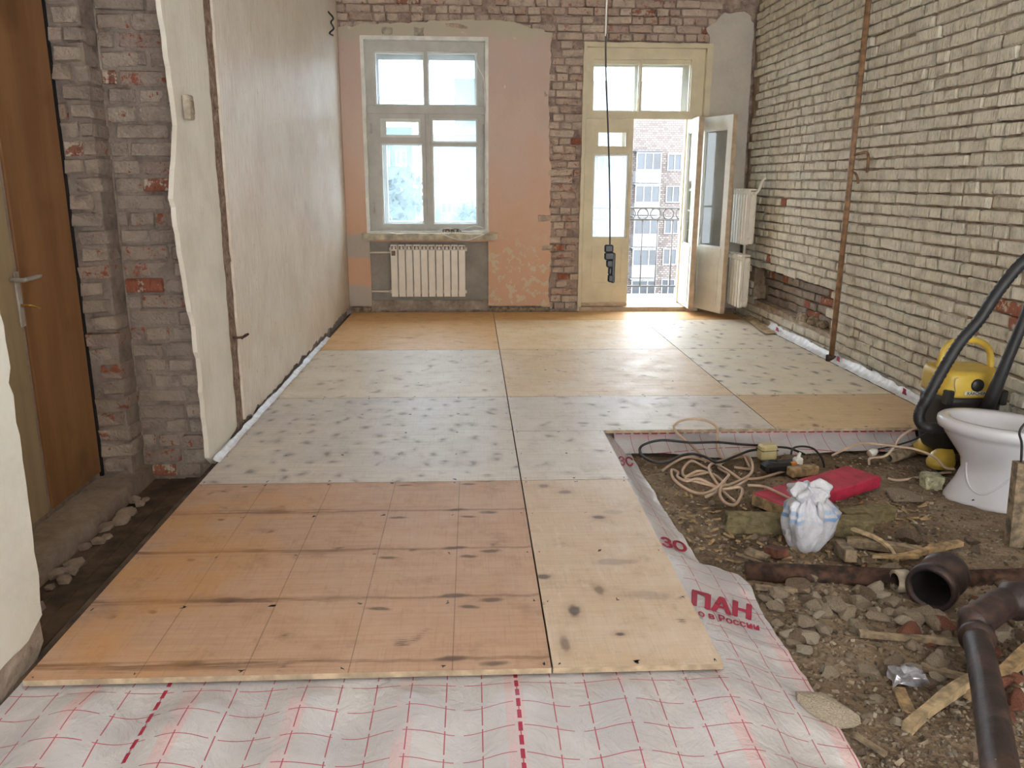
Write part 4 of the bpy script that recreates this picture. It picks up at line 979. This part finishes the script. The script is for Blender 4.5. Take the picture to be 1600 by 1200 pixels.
board('mineral_wool', (wq.x-.045, wq.y+.04, 0), (wq.x+.045, wq.y+.03, 0), .08, .08, -.14, 'wool_pale', 'small pale mineral wool cube beside the toilet', 'insulation', sub=5, jit=.008)
# bag
bgp = PZ(1266, 868, -.13); e = empty('plastic_bag', (bgp.x, bgp.y+.07, -.14)); tag(e, 'knotted white plastic bag with blue stripes', 'bag')
bm = bmesh.new(); rings = []; NS = 64
prof = [(0, .03), (.006, .055), (.03, .078), (.06, .092), (.09, .102), (.12, .107), (.15, .109), (.18, .104), (.205, .092), (.225, .074), (.238, .064), (.248, .068), (.262, .082), (.274, .086), (.284, .076), (.29, .055), (.286, .03), (.284, .01)]
for z, rr in prof:
    rg = []
    for k in range(NS):
        a_ = 2*PI*k/NS; gath = math.exp(-((z-.215)/.07)**2); top = 1 if z > .245 else 0
        q = rr*(1+.16*gath*math.sin(a_*13+2*math.sin(a_*3))+.10*math.sin(a_*3+.5+z*9)+.05*math.sin(a_*6+z*26)+.05*math.sin(a_*17+4*math.sin(z*18))*min(1, z/.05)+top*.18*math.sin(a_*5+1)+.12*noise.noise(Vector((math.cos(a_)*2, math.sin(a_)*2, z*14))))
        rg.append(Vector((q*math.cos(a_)*1.0+.012*math.sin(z*14), q*math.sin(a_)*.85, z*(1+.05*math.sin(a_*2+1))+top*.014*math.sin(a_*6))))
    rings.append(rg)
loft(bm, rings)
for v in bm.verts: v.co += Vector((noise.noise(v.co*30), noise.noise(v.co*30+Vector((3, 3, 3))), noise.noise(v.co*30+Vector((7, 1, 2)))))*.007
link('bag', bm, 'bag', e)
link('knot', TB(catmull([(.03, -.075, .15), (.025, -.078, .19), (.02, -.075, .225), (.012, -.07, .25)]), [.004+.011*math.sin(PI*i/24) for i in range(25)], 8), 'bag', e)

# cables
def gpt(x, y, h=.0): # on the rubble, lifted by h
    p = PZ(x, y, -.115); return Vector((p.x, p.y, max(gz(p.x, p.y), -.15)+.012+h))
c2 = lambda cx, cy: (960+cx/5.333, 640+cy/5.333)
c3 = lambda cx, cy: (1180+cx/5, 640+cy/5)
coil = [(400, 510), (480, 470), (600, 440), (760, 410), (840, 460), (960, 560), (1060, 600), (1105, 610), (1060, 655), (960, 655), (840, 575), (700, 555), (590, 560), (570, 520), (640, 470), (740, 480), (800, 540), (760, 570), (640, 560), (590, 600), (640, 625), (820, 640), (850, 690), (760, 745)]
tag(link('extension_cable', TB(catmull([gpt(*c2(*p), .005+.012*(i % 3)) for i, p in enumerate(coil)], 8), .0072, 8), 'cable_cream'), 'cream cable lying in small flat loops on the dirt', 'cable')
coil2 = [(1130, 480), (1060, 395), (960, 440), (870, 480), (940, 560), (940, 610), (860, 690), (740, 685), (600, 670), (490, 610), (475, 560), (530, 530), (525, 590), (600, 630), (700, 625), (830, 640), (900, 680), (1040, 690), (1060, 740), (1010, 785), (930, 790), (880, 740), (890, 690), (960, 640), (1100, 600), (1150, 520), (1120, 430), (1040, 390), (940, 420), (800, 500), (800, 600), (920, 690), (1000, 770)]
tag(link('extension_cable', TB(catmull([gpt(*c2(*p), .008+.012*((i+1) % 4)) for i, p in enumerate(coil2)], 8), .0072, 8), 'cable_cream'), 'cream cable tangled in wide loops over the dirt beside the red board', 'cable')
Yl = 4.28
def yp(cx, cy): x, y = c2(cx, cy); return PY(x, y, Yl)
loop = [gpt(*c2(760, 420)), gpt(*c2(700, 360), .02), yp(600, 260), yp(520, 190), yp(498, 140), yp(560, 92), yp(680, 76), yp(800, 105), yp(858, 165), yp(855, 280), yp(870, 360), gpt(*c2(930, 400), .01), gpt(*c2(1090, 390), .01), gpt(*c2(1150, 470), .01), gpt(*c2(1000, 480), .01)]
tag(link('extension_cable', TB(catmull(loop, 8), .007, 8), 'cable_cream'), 'cream cable springing up in a tall loop before the plywood edge', 'cable')
blk = [(1215, 300), (1050, 290), (850, 272), (640, 275), (400, 255), (250, 290), (210, 340), (250, 400), (340, 438), (450, 435), (560, 382), (660, 370), (760, 395), (860, 440), (1000, 392), (1120, 345), (1215, 330)]
def bpt(cx, cy, h=.0):
    p = PZ(*c2(cx, cy), -.07); 
    if p.y > 4.3: p = PY(*c2(cx, cy), 4.27)
    return Vector((p.x, p.y, max(p.z, gz(p.x, p.y)+.012)+h))
tag(link('power_cable', TB(catmull([bpt(*p) for p in blk], 8), .0072, 8), 'cable_black'), 'black cable looped in front of the hanging film', 'cable')
blk2 = [c3(280, 350), c3(300, 300), c3(380, 288), c3(460, 310), c3(520, 380), c3(540, 450)]
tag(link('power_cable', TB(catmull([PY(*p, 4.08) for p in blk2], 8), .006, 8), 'cable_black'), 'short black cable arched over the power strip', 'cable')
blk3 = [c3(165, 292), c3(260, 300), c3(340, 330), c3(385, 350)]
tag(link('power_cable', TB(catmull([PY(*p, 4.2) for p in blk3], 8), .0065, 8), 'cable_black'), 'short black cable end right of the cream socket box', 'cable')
cb = [(600, 360), (700, 310), (820, 265), (950, 270), (1120, 290), (1250, 310), (1400, 370), (1480, 450), (1560, 465)]
tag(link('extension_cable', TB(catmull([PY(*c3(*p), 4.15-.35*i/8) for i, p in enumerate(cb)], 8), .0065, 8), 'cable_cream'), 'cream cable arching from the film towards the toilet base', 'cable')
cc = [(890, 430), (890, 390), (920, 375), (1010, 365), (1080, 300), (1150, 200), (1280, 130), (1380, 112), (1500, 122)]
tag(link('extension_cable', TB(catmull([PY(*c3(*p), 4.05) for p in cc], 8), .0065, 8), 'cable_cream'), 'cream cable rising from the white plug to behind the toilet bowl', 'cable')
cd = [(1040, 518), (1120, 532), (1260, 525), (1360, 510), (1450, 498), (1530, 496)]
tag(link('extension_cable', TB(catmull([gpt(*c3(*p), .004) for p in cd], 8), .0065, 8), 'cable_cream'), 'cream cable running from the red board to the pale wool cube', 'cable')
ce = [(-60, 560), (40, 545), (200, 482), (230, 470)]
tag(link('extension_cable', TB(catmull([gpt(*c3(*p), .01) for p in ce], 8), .0065, 8), 'cable_cream'), 'short cream cable in front of the power strip', 'cable')
cf = [(-60, 590), (60, 600), (160, 640), (320, 722)]
tag(link('extension_cable', TB(catmull([PZ(*c3(*p), -.045) for p in cf], 8), .0065, 8), 'cable_cream'), 'cream cable crossing the red board towards the plastic bag', 'cable')
cg = [(280, 600), (320, 585), (400, 573), (480, 578), (560, 598)]
tag(link('extension_cable', TB(catmull([PZ(*c3(*p), -.045) for p in cg], 8), .005, 8), 'red_paint'), 'thin red wire arched on the red board', 'wire')
bc = [(1470, 20), (1440, 90), (1400, 150), (1330, 190), (1230, 240), (1100, 280), (960, 310)]
tag(link('power_cable', TB(catmull([PY(*c3(*p), 4.12) for p in bc], 8), .005, 8), 'cable_black'), 'thin black vacuum cleaner cord hanging beside the toilet bowl', 'cable')
# plug
pp_ = PY(*c3(920, 345), 4.05); t = empty('cable_plug', pp_); tag(t, 'white cable plug lying behind the red board', 'plug')
child('body', lathe(pp_+Vector((-.02, 0, 0)), (1, .2, .3), [(0, .001), (0, .014), (.012, .02), (.03, .02), (.05, .009), (.05, .001)], 14), 'white_plastic', t)
child('collar', lathe(pp_+Vector((-.024, 0, -.001)), (1, .2, .3), [(0, .001), (0, .017), (.006, .017), (.006, .001)], 14), 'cable_cream', t)
# socket box
q = PY(1199, 702, 4.2); t = empty('socket_box', (q.x, q.y, q.z-.06), .15); tag(t, 'yellowed cream socket box resting on the cables', 'socket box')
link('body', BX(-.048, .048, -.035, .035, 0, .092, bev=.012), 'socket_cream', t); link('seam', BX(-.049, .049, -.036, .036, .058, .062), 'stone_c', t)
# power strip
q = PZ(1212, 735, -.12); t = empty('power_strip', (q.x, q.y, -.122), .2); tag(t, 'black power strip with an orange switch half hidden by cables', 'power strip')
link('body', BX(-.08, .13, -.04, .04, 0, .05, bev=.014), 'black', t); link('switch', BX(.07, .1, -.043, -.02, .02, .054, bev=.003), 'orange', t); link('socket_ring', lathe((-.02, 0, .05), (0, 0, 1), [(0, .03), (.004, .03), (.004, .024), (0, .024)]), 'black', t)
q = PZ(1240, 728, -.1); t = empty('white_adapter', (q.x+.02, q.y, -.11), .3); tag(t, 'small white plug adapter beside the power strip', 'adapter')
link('body', BX(-.025, .025, -.022, .022, 0, .06, bev=.01), 'white_plastic', t); link('cord_neck', TB([(0, 0, .055), (.012, 0, .085)], [.012, .007], 10), 'white_plastic', t)
q = PZ(1255, 742, -.12); board('wood_block', (q.x-.08, q.y-.01, 0), (q.x+.08, q.y+.03, 0), .06, .05, -.125, 'raw_wood', 'short sawn wooden block behind the red board', 'wood block', bev=.006)
# grey tube
a_ = PZ(1388, 716, -.1); b_ = PZ(1452, 696, -.1); d_ = (b_-a_); bm = lathe(a_+Vector((0, 0, .0)), d_, [(0, .022), (0, .03), (d_.length, .03), (d_.length, .022), (0, .022)], 20)
tag(link('plastic_tube', bm, 'grey_wood'), 'grey beige plastic tube lying at the far edge of the pit', 'tube')

# ---- toilet
def ell(cx, cy, a, b, z, n=48, front=1.0, sq=2.0):
    out = []
    for k in range(n):
        t = 2*PI*k/n; c_, s_ = math.cos(t), math.sin(t)
        x = a*math.copysign(abs(c_)**(2/sq), c_); y = b*math.copysign(abs(s_)**(2/sq), s_)
        out.append(Vector((cx+x, cy+y, z)))
    return out
tl = empty('toilet_bowl', (2.545, 3.585, -.137), math.radians(-40)); tl.scale = (1.07, 1.07, 1.04); tag(tl, 'white porcelain toilet bowl standing loose on the rubble', 'toilet')
# local: -x front, +x rear
bm = bmesh.new()
R = [ell(.0, 0, .205, .128, 0, sq=2.5), ell(.0, 0, .2, .126, .02, sq=2.5), ell(.01, 0, .172, .114, .10, sq=2.3), ell(.015, 0, .158, .108, .16, sq=2.2), ell(.012, 0, .165, .116, .21), ell(.004, 0, .2, .148, .27), ell(-.003, 0, .232, .17, .325), ell(-.005, 0, .243, .178, .345), ell(-.006, 0, .258, .19, .352), ell(-.006, 0, .264, .195, .375), ell(-.006, 0, .262, .193, .395), ell(-.006, 0, .25, .182, .404), ell(-.015, 0, .208, .145, .402), ell(-.018, 0, .195, .133, .392), ell(-.02, 0, .175, .118, .35), ell(-.01, 0, .135, .092, .28), ell(.02, 0, .075, .052, .22), ell(.03, 0, .03, .025, .205)]
loft(bm, R, True, True); link('bowl', bm, 'porcelain', tl)
bm = bmesh.new(); sqr = lambda x0, x1, b, z, s: ell((x0+x1)/2, 0, (x1-x0)/2, b, z, sq=s)
loft(bm, [sqr(.15, .33, .12, .34, 5), sqr(.14, .36, .16, .365, 6), sqr(.13, .37, .17, .38, 6), sqr(.13, .37, .17, .398, 6), sqr(.14, .36, .165, .404, 6)]); link('tank_shelf', bm, 'porcelain', tl)
bm = bmesh.new(); tube(bm, [(.08, 0, .18), (.2, 0, .19), (.3, 0, .185)], [.075, .062, .052], 24); link('outlet', bm, 'porcelain', tl)
for k in range(3): link('outlet_rib', lathe((.235+.022*k, 0, .187), (1, 0, -.02), [(0, .05), (.002, .061), (.01, .061), (.012, .05)]), 'porcelain', tl)
RB = [(0, .0, .205, .128), (.1, .01, .172, .114), (.16, .015, .158, .108), (.21, .012, .165, .116), (.27, .004, .2, .148), (.33, -.004, .235, .173)]
def bsurf(x, z): # near side of the pedestal
    for (z0, c0_, a0, b0), (z1, c1_, a1, b1) in zip(RB, RB[1:]):
        if z0 <= z <= z1:
            t = (z-z0)/(z1-z0); c_ = c0_+(c1_-c0_)*t; a_ = a0+(a1-a0)*t; b_ = b0+(b1-b0)*t
            return -b_*max(0, 1-abs((x-c_)/a_)**2.3)**(1/2.3)
    return -.1
arc = [(-.115, .20), (-.11, .15), (-.09, .1), (-.055, .072), (-.02, .075), (.02, .11), (.06, .16), (.1, .215), (.14, .27)]
link('side_moulding', TB([(p.x, bsurf(p.x, p.z)-.0005, p.z) for p in catmull([(x, 0, z) for x, z in arc], 5)], .0045, 8), 'porcelain', tl)
link('bolt_hole', lathe((-.06, bsurf(-.06, .035)+.002, .035), (0, -1, 0), [(0, .006), (.004, .006), (.004, .001)]), 'black', tl)

# ---- vacuum cleaner
VX, VY = 2.65, 4.12
vc = empty('vacuum_cleaner', (VX, VY, -.13)); tag(vc, 'yellow and black wet vacuum cleaner standing behind the toilet', 'vacuum cleaner')
def rr(w_, d_, z, cx=0, cy=0, s=4): return ell(cx, cy, w_/2, d_/2, z, sq=s)
bm = bmesh.new(); loft(bm, [rr(.27, .24, .1), rr(.31, .27, .14), rr(.335, .29, .23), rr(.345, .3, .39), rr(.345, .3, .42)]); link('tank', bm, 'black', vc)
bm = bmesh.new(); loft(bm, [rr(.345, .3, .285), rr(.352, .305, .30), rr(.352, .304, .375), rr(.345, .296, .402), rr(.325, .276, .418), rr(.27, .23, .422)]); hd = link('motor_head', bm, 'yellow', vc); hd.location.z = .135
link('switch_knob', lathe((-.01, -.146, .355), (0, -1, 0), [(0, .034), (.012, .034), (.016, .03), (.016, .001)], 24), 'black', hd)
link('panel_line', TB(catmull([(-.12, -.15, .32), (-.13, -.149, .37), (-.1, -.14, .395), (.1, -.14, .395), (.13, -.149, .37), (.12, -.15, .32)]), .003, 6), 'socket_cream', hd)
lbm = link('name_plate', BX(-.075, .05, -.158, -.152, .302, .322, bev=.002), 'white_plastic', hd)
cu = bpy.data.curves.new('t', 'FONT'); cu.body = 'KÄRCHER'; cu.offset = .03; ob = bpy.data.objects.new('t', cu); COL.objects.link(ob); bpy.context.view_layer.update()
me = bpy.data.meshes.new_from_object(ob); bpy.data.objects.remove(ob); xs_ = [v.co.x for v in me.vertices]; k_ = .1/(max(xs_)-min(xs_))
for v in me.vertices: v.co = Vector((-.062+(v.co.x-min(xs_))*k_, -.159, .3055+v.co.y*k_*.95))
link('name_lettering', me, 'black', lbm)
hdl = catmull([(-.135, 0, .41), (-.135, 0, .47), (-.118, 0, .54), (-.07, 0, .575), (0, 0, .582), (.07, 0, .572), (.125, 0, .53), (.145, 0, .46), (.145, 0, .41)]); link('carry_handle', TB(hdl, .017, 12), 'yellow', vc).location.z = .12
for sx_ in (-.145, .145): link('latch', BX(sx_-.018, sx_+.018, -.16, -.1, .38, .46, bev=.006), 'black', vc)
for k, (sx_, sy_) in enumerate(((-.13, -.12), (.13, -.12), (-.07, .12), (.07, .12))):
    bm = bmesh.new(); loft(bm, [rr(.13, .12, .03, sx_, sy_, 2.4), rr(.14, .13, .06, sx_, sy_, 2.4), rr(.11, .11, .1, sx_*.9, sy_*.95, 2.4), rr(.06, .06, .13, sx_*.75, sy_*.85, 2.4)]); ft = link('chassis_foot', bm, 'yellow', vc)
    link('caster', lathe((sx_-.012, sy_, .02), (1, 0, 0), [(0, .001), (0, .02), (.024, .02), (.024, .001)], 16), 'black', ft)
hs = [(1600+60, 365, 3.75), (1600, 408, 3.8), (1560, 455, 3.82), (1530, 500, 3.84), (1500, 535, 3.85), (1475, 575, 3.86), (1450, 620, 3.87), (1437, 645, 3.88), (1438, 660, 3.87), (1450, 668, 3.84), (1475, 668, 3.84), (1500, 660, 3.9)]
hz = catmull([PY(x, y, v) for x, y, v in hs], 14)
link_h = child('suction_hose', TB(hz, [.028+.0018*math.sin(i*2.6) for i in range(len(hz))], 16), 'hose', vc)
h2 = [PY(1640, 385, 3.8), PY(1600, 500, 3.82), PY(1575, 560, 3.84), PY(1552, 615, 3.86), PY(1540, 645, 3.9)]
child('suction_tube', TB(h2, [.026, .026, .027, .033, .036], 16), 'hose', vc)

# ---- standing post and wire at right edge
p0 = PZ(1582, 852, -.14)
po = empty('standing_post', p0); tag(po, 'weathered post stuck upright in the rubble at the right edge', 'post')
top = PY(1596, 722, p0.y-.02); child('post', prism([p0+Vector((-.028, -.02, 0)), p0+Vector((.03, -.024, 0)), p0+Vector((.03, .02, 0)), p0+Vector((-.026, .022, 0))], top-p0), 'grey_wood', po)
child('wire_hook', TB(catmull([top+Vector((0, 0, -.01)), top+Vector((-.012, 0, .08)), top+Vector((-.03, 0, .13)), top+Vector((-.012, 0, .17)), top+Vector((.03, 0, .19))]), .005), 'cable_black', po)

# ---- cast iron
def pipe(bm_pts, prof, name, label, cat='pipe', mat='cast'): pass
c0 = PZ(1447, 925, -.075); e = empty('pipe_socket', (c0.x, c0.y, -.13)); tag(e, 'short tarred cast iron pipe socket with a black open mouth', 'pipe')
dirv = Vector((.72, .66, .02)).normalized()
mo = PZ(1456, 918, -.055)
child('socket', lathe(mo-dirv*.02, dirv, [(.2, .001), (.2, .058), (.06, .066), (0, .07), (0, .087), (.035, .09), (.045, .075), (.10, .072), (.11, .085), (.16, .087), (.2, .075), (.215, .06), (.215, .001)], 36), 'cast', e)
child('shaded_bore', lathe(mo-dirv*.02, dirv, [(.198, .001), (.198, .0575), (.012, .0655)], 36), 'gap', e)  # near-black lining paints the shade inside the pipe mouth
hpA, hpB = PZ(1165, 893, -.12), PZ(1412, 905, -.1)
tag(link('buried_pipe', TB([hpA, hpB], .04, 20), 'rust'), 'dusty rusty pipe half buried between the bag and the stones', 'pipe')
hpC, hpD = PZ(1500, 905, -.12), PZ(1690, 900, -.12)
tag(link('buried_pipe', TB([hpC, hpD], .036, 20), 'rust'), 'rusty pipe running from the cast iron socket to the right edge', 'pipe')
stub = PZ(1398, 908, -.08); tag(link('pipe_collar', lathe(stub, (1, .03, 0), [(0, .03), (0, .043), (.05, .043), (.05, .03)], 20), 'stone_b'), 'pale cement collar between the buried pipe and the socket', 'collar')
te = empty('soil_pipe', PZ(1540, 1060, -.1)); tag(te, 'dark cast iron soil pipe with a bent branch at the right edge', 'pipe')
A, B, C_ = PZ(1525, 990, -.03), PZ(1545, 1090, .02), PZ(1572, 1260, .09)
child('straight_pipe', TB(catmull([A, B, C_], 8), .042, 24), 'cast', te)
dv = (B-A).normalized(); child('socket_ring', lathe(A-dv*.03, dv, [(0, .04), (0, .053), (.02, .055), (.03, .049), (.05, .049), (.06, .055), (.08, .054), (.09, .042)], 28), 'cast', te)
child('bent_branch', TB(catmull([A-dv*.02, A+Vector((-.0, .03, .02)), PZ(1538, 962, -.0), PZ(1570, 942, .01), PZ(1615, 940, .02), PZ(1680, 965, .02)], 8), [.04]*9+[.052]*17+[.066]*15, 24), 'cast', te)

# ---- sticks and boards of debris
def stick(name, a, b, wdt, th, mat, label, z0=.0, z1=.0, bend=.0):
    a, b = Vector(a), Vector(b); a.z = gz(a.x, a.y)+z0; b.z = gz(b.x, b.y)+z1; d = b-a; n = 10; s = d.cross(Vector((0, 0, 1))).normalized(); u = s.cross(d).normalized(); bm = bmesh.new(); rg = []
    for i in range(n+1):
        t = i/n; c = a+d*t+s*bend*math.sin(PI*t)+s*.006*noise.noise(a*9+d*t*4); ww = wdt*(.85+.3*noise.noise(a*5+d*t*6)); tt = th*(.9+.3*noise.noise(b*5+d*t*6))
        rg.append([c-s*ww/2, c+s*ww/2, c+s*ww/2*.9+u*tt, c-s*ww/2*.9+u*tt])
    loft(bm, rg, smooth=False); return tag(link(name, bm, mat), label, 'wood')
P_ = lambda x, y: PZ(x, y, -.12)
stick('wooden_stick', P_(1418, 1140), P_(1530, 1068), .04, .035, 'pale_wood', 'pale broken stick leaning under the soil pipe', .0, .03, -.015)
stick('wooden_stick', P_(1520, 1090), P_(1620, 1020), .06, .03, 'raw_wood', 'reddish split board right of the soil pipe', .0, .03)
stick('wooden_lath', P_(1342, 992), P_(1500, 1008), .03, .02, 'grey_wood', 'grey lath lying on rubble left of the soil pipe', .01, .02)
stick('wooden_lath', P_(1440, 1040), P_(1510, 1062), .03, .02, 'grey_wood', 'short grey lath beside the foil packet', .0, .02)
stick('wooden_plank', P_(1322, 850), P_(1440, 865), .07, .03, 'grey_wood', 'worn grey plank right of the plastic bag', .02, .02)
stick('curved_lath', P_(1330, 842), P_(1402, 884), .022, .014, 'pale_wood', 'thin pale lath curving down beside the bag', .06, .03, -.05)
stick('wooden_lath', P_(1360, 886), P_(1432, 888), .022, .014, 'raw_wood', 'thin tan lath lying above the cast iron socket', .05, .06)
stick('wooden_lath', P_(1400, 878), P_(1500, 854), .045, .02, 'raw_wood', 'splintered brown lath pointing to the post', .03, .03)
stick('wooden_lath', P_(1150, 868), P_(1205, 886), .012, .01, 'grey_wood', 'thin dark splinter at the left of the wood debris', .02, .02)
stick('wood_piece', P_(1166, 866), P_(1200, 878), .05, .02, 'grey_wood', 'curled mossy wood piece left of the bag', .02, .02)
stick('wood_piece', P_(1204, 862), P_(1224, 874), .06, .04, 'stone_r', 'red brown brick chip touching the bag', .0, .02)
stick('wood_piece', P_(1312, 856), P_(1330, 880), .05, .05, 'grey_wood', 'dark upright wood stump right of the bag', .0, .02)
stick('cardboard_strip', P_(1405, 1072), P_(1425, 1112), .05, .006, 'raw_wood', 'tan cardboard strip under the foil packet', .006, .004)
stick('wooden_lath', P_(1330, 1150), P_(1385, 1178), .025, .008, 'grey_wood', 'grey splinter below the flat white stone', .01, .01)
stick('wooden_lath', P_(1180, 915), P_(1265, 922), .03, .015, 'grey_wood', 'grey lath among the stones beside the printed film', .01, .01)
# foil packet
q = PZ(1416, 1058, -.11); bm = BX(q.x-.05, q.x+.05, q.y-.03, q.y+.03, -.12, -.09); bmesh.ops.subdivide_edges(bm, edges=bm.edges, cuts=6, use_grid_fill=True)
for v in bm.verts: v.co += Vector((noise.noise(v.co*40), noise.noise(v.co*40+Vector((3, 0, 0))), noise.noise(v.co*40+Vector((0, 3, 0)))))*.014
tag(link('foil_packet', bm, 'foil'), 'crumpled silver foil packet on the rubble', 'packet')
# ---- stones
SM = []
for i in range(10):
    r = random.Random(100+i); bm = bmesh.new(); bmesh.ops.create_icosphere(bm, subdivisions=2, radius=1)
    for v in bm.verts: v.co *= 1+.32*noise.noise(v.co*1.3+Vector((i*7, 0, 0)))+.1*noise.noise(v.co*4+Vector((i, 3, 0)))
    # chop with random planes for broken facets
    for _ in range(5):
        n_ = Vector((r.gauss(0, 1), r.gauss(0, 1), r.gauss(0, 1))).normalized(); dd = r.uniform(.45, .75)
        for v in bm.verts:
            k = v.co.dot(n_)
            if k > dd: v.co -= n_*(k-dd)
    SM.append(bm)
def stone_mesh(i, mat):
    me = bpy.data.meshes.new('stone'); SM[i].to_mesh(me); me.materials.append(M[mat]); return me
SMM = {m: [stone_mesh(i, m) for i in range(10)] for m in ('stone_a', 'stone_b', 'stone_c', 'stone_r')}
def stone(p, sx, sy, sz, mat, label, group=None, i=None, name='stone', cat='stone', rz=None, sink=.35):
    o = bpy.data.objects.new(name, SMM[mat][rnd.randrange(10) if i is None else i]); COL.objects.link(o)
    o.location = (p[0], p[1], gz(p[0], p[1])+sz*(1-sink)*.8); o.scale = (sx, sy, sz); o.rotation_euler = (rnd.uniform(-.2, .2), rnd.uniform(-.2, .2), rnd.uniform(0, 6) if rz is None else rz)
    return tag(o, label, cat, group)
stone(PZ(1298, 1112, -.1), .105, .06, .028, 'stone_b', 'flat whitish stone slab lying on the film edge', i=2, rz=-.5, sink=-.6)
stone(PZ(1312, 942, -.11), .065, .05, .035, 'stone_a', 'large angular grey stone in front of the buried pipe', i=4)
stone(PZ(1273, 926, -.11), .032, .03, .024, 'stone_b', 'rounded white stone beside the large angular grey one', i=1)
stone(PZ(1378, 925, -.11), .05, .03, .028, 'stone_b', 'pale wedge stone left of the cast iron socket mouth', i=3, rz=-.4)
stone(PZ(1420, 836, -.11), .085, .06, .045, 'stone_c', 'big brown stone lump right of the wool strip', i=5)
stone(PZ(1410, 775, -.12), .12, .09, .02, 'stone_a', 'flat grey concrete plate between red board and toilet', i=6)
stone(PZ(1460, 965, -.11), .06, .035, .03, 'stone_a', 'flat topped grey stone below the cast iron socket', i=7)
stone(PZ(1410, 952, -.11), .045, .03, .022, 'stone_a', 'grey stone left below the cast iron socket', i=8)
stone(PZ(1358, 1042, -.11), .045, .035, .02, 'stone_a', 'lone flat grey stone left of the foil packet', i=9)
stone(PZ(1398, 1022, -.11), .05, .025, .02, 'stone_a', 'brick shaped grey stone above the foil packet', i=0, rz=.7)
stone(PZ(1425, 1040, -.11), .045, .03, .022, 'stone_b', 'pale stone just above the foil packet', i=1)
stone(PZ(1462, 1032, -.11), .045, .04, .028, 'stone_a', 'lumpy grey stone left of the soil pipe', i=2)
placed = 0; rs = random.Random(77)
def inpit(x, y): return x > xr(y)+.02 and x < 2.82 and y < 4.3 and not ((x-2.56)**2+(y-3.57)**2 < .22**2)
while placed < 190:
    px = rs.uniform(1110, 1600); py = rs.betavariate(1.4, 1.3)*320+860 if rs.random() < .72 else rs.uniform(735, 880)
    p = PZ(px, py, -.12)
    if not inpit(p.x, p.y): continue
    if 1400 < px < 1520 and 870 < py < 955: continue
    if 1220 < px < 1320 and py < 885: continue
    dense = .95 if 890 < py < 1000 else (.4 if py < 1080 else .22)
    if rs.random() > dense: continue
    s = rs.uniform(.010, .040)*(1.1 if 890 < py < 1000 else .75)
    redz = px > 1540 and py > 1000
    m = 'stone_r' if rs.random() < (.55 if redz else .05) else rs.choice(['stone_a', 'stone_a', 'stone_b', 'stone_c'] if py > 880 else ['stone_c', 'stone_c', 'stone_a'])
    if redz: s *= 1.6
    big = {'stone_a': 'grey', 'stone_b': 'pale', 'stone_c': 'brown', 'stone_r': 'brick red'}[m]
    LM = ((1450, 915, 'near the cast iron socket'), (1540, 1010, 'beside the soil pipe'), (1270, 860, 'beside the plastic bag'), (1298, 1112, 'near the flat white slab'), (1416, 1058, 'around the foil packet'), (1230, 960, 'beside the printed film'), (1312, 935, 'along the buried pipe'), (1540, 820, 'in front of the toilet'), (1300, 770, 'around the red board'), (1460, 1130, 'below the pale broken stick'), (1100, 790, 'below the cable coil'))
    wh = min(LM, key=lambda l: (l[0]-px)**2+(1.6*(l[1]-py))**2)[2]; size = 'larger' if s > .03 else ('small' if s > .017 else 'tiny')
    o = stone(p, s*rs.uniform(.9, 1.5), s*rs.uniform(.8, 1.2), s*rs.uniform(.5, .85), m, f'{size} {big} rubble stone {wh}', f'{size} {big} stones {wh}'); placed += 1
# gravel
bm = bmesh.new()
for i in range(7000):
    px = rs.uniform(1000, 1640); py = rs.uniform(705, 1230); p = PZ(px, py, -.13)
    if not inpit(p.x, p.y): continue
    s = rs.uniform(.002, .0055)*(1.8 if rs.random() < .1 else 1); c = Vector((p.x, p.y, gz(p.x, p.y)+s*.3))
    q = bmesh.ops.create_cube(bm, size=1)['verts']; rot = Matrix.Rotation(rs.uniform(0, 6), 3, Vector((rs.gauss(0, 1), rs.gauss(0, 1), rs.gauss(0, 1))).normalized())
    sc_ = Vector((s*rs.uniform(1, 2.2), s*rs.uniform(.8, 1.4), s*rs.uniform(.5, 1.1)))
    mi = rs.choice((0, 0, 0, 2, 2, 2, 1))
    for v in q: v.co = rot @ Vector((v.co.x*sc_.x*1.6, v.co.y*sc_.y*1.6, v.co.z*sc_.z*1.6))*(1+rs.uniform(-.2, .2))+c
    for f in q[0].link_faces: pass
    for f in {f for v in q for f in v.link_faces}: f.material_index = mi
me = bpy.data.meshes.new('gravel'); bm.to_mesh(me); bm.free()
for m in ('stone_a', 'stone_b', 'stone_c'): me.materials.append(M[m])
tag(link('gravel', me), 'fine gravel and mortar chips strewn over the pit', 'gravel', kind='stuff')
# wood chips
bm = bmesh.new()
for i in range(260):
    px = rs.uniform(1040, 1480); py = rs.uniform(770, 890); p = PZ(px, py, -.13)
    if not inpit(p.x, p.y): continue
    L_ = rs.uniform(.015, .05); a_ = rs.uniform(0, PI); q = box(bm, -L_/2, L_/2, -.006, .006, 0, .005)
    R_ = Matrix.Translation((p.x, p.y, gz(p.x, p.y)+.004)) @ Matrix.Rotation(a_, 4, 'Z') @ Matrix.Rotation(rs.uniform(-.4, .4), 4, 'Y')
    for v in q: v.co = R_ @ v.co
tag(link('wood_chips', bm, 'raw_wood'), 'tan wood chips scattered around the bag and wool', 'wood chips', kind='stuff')
for b in SM: b.free()
print('OBJECTS', len(bpy.data.objects))
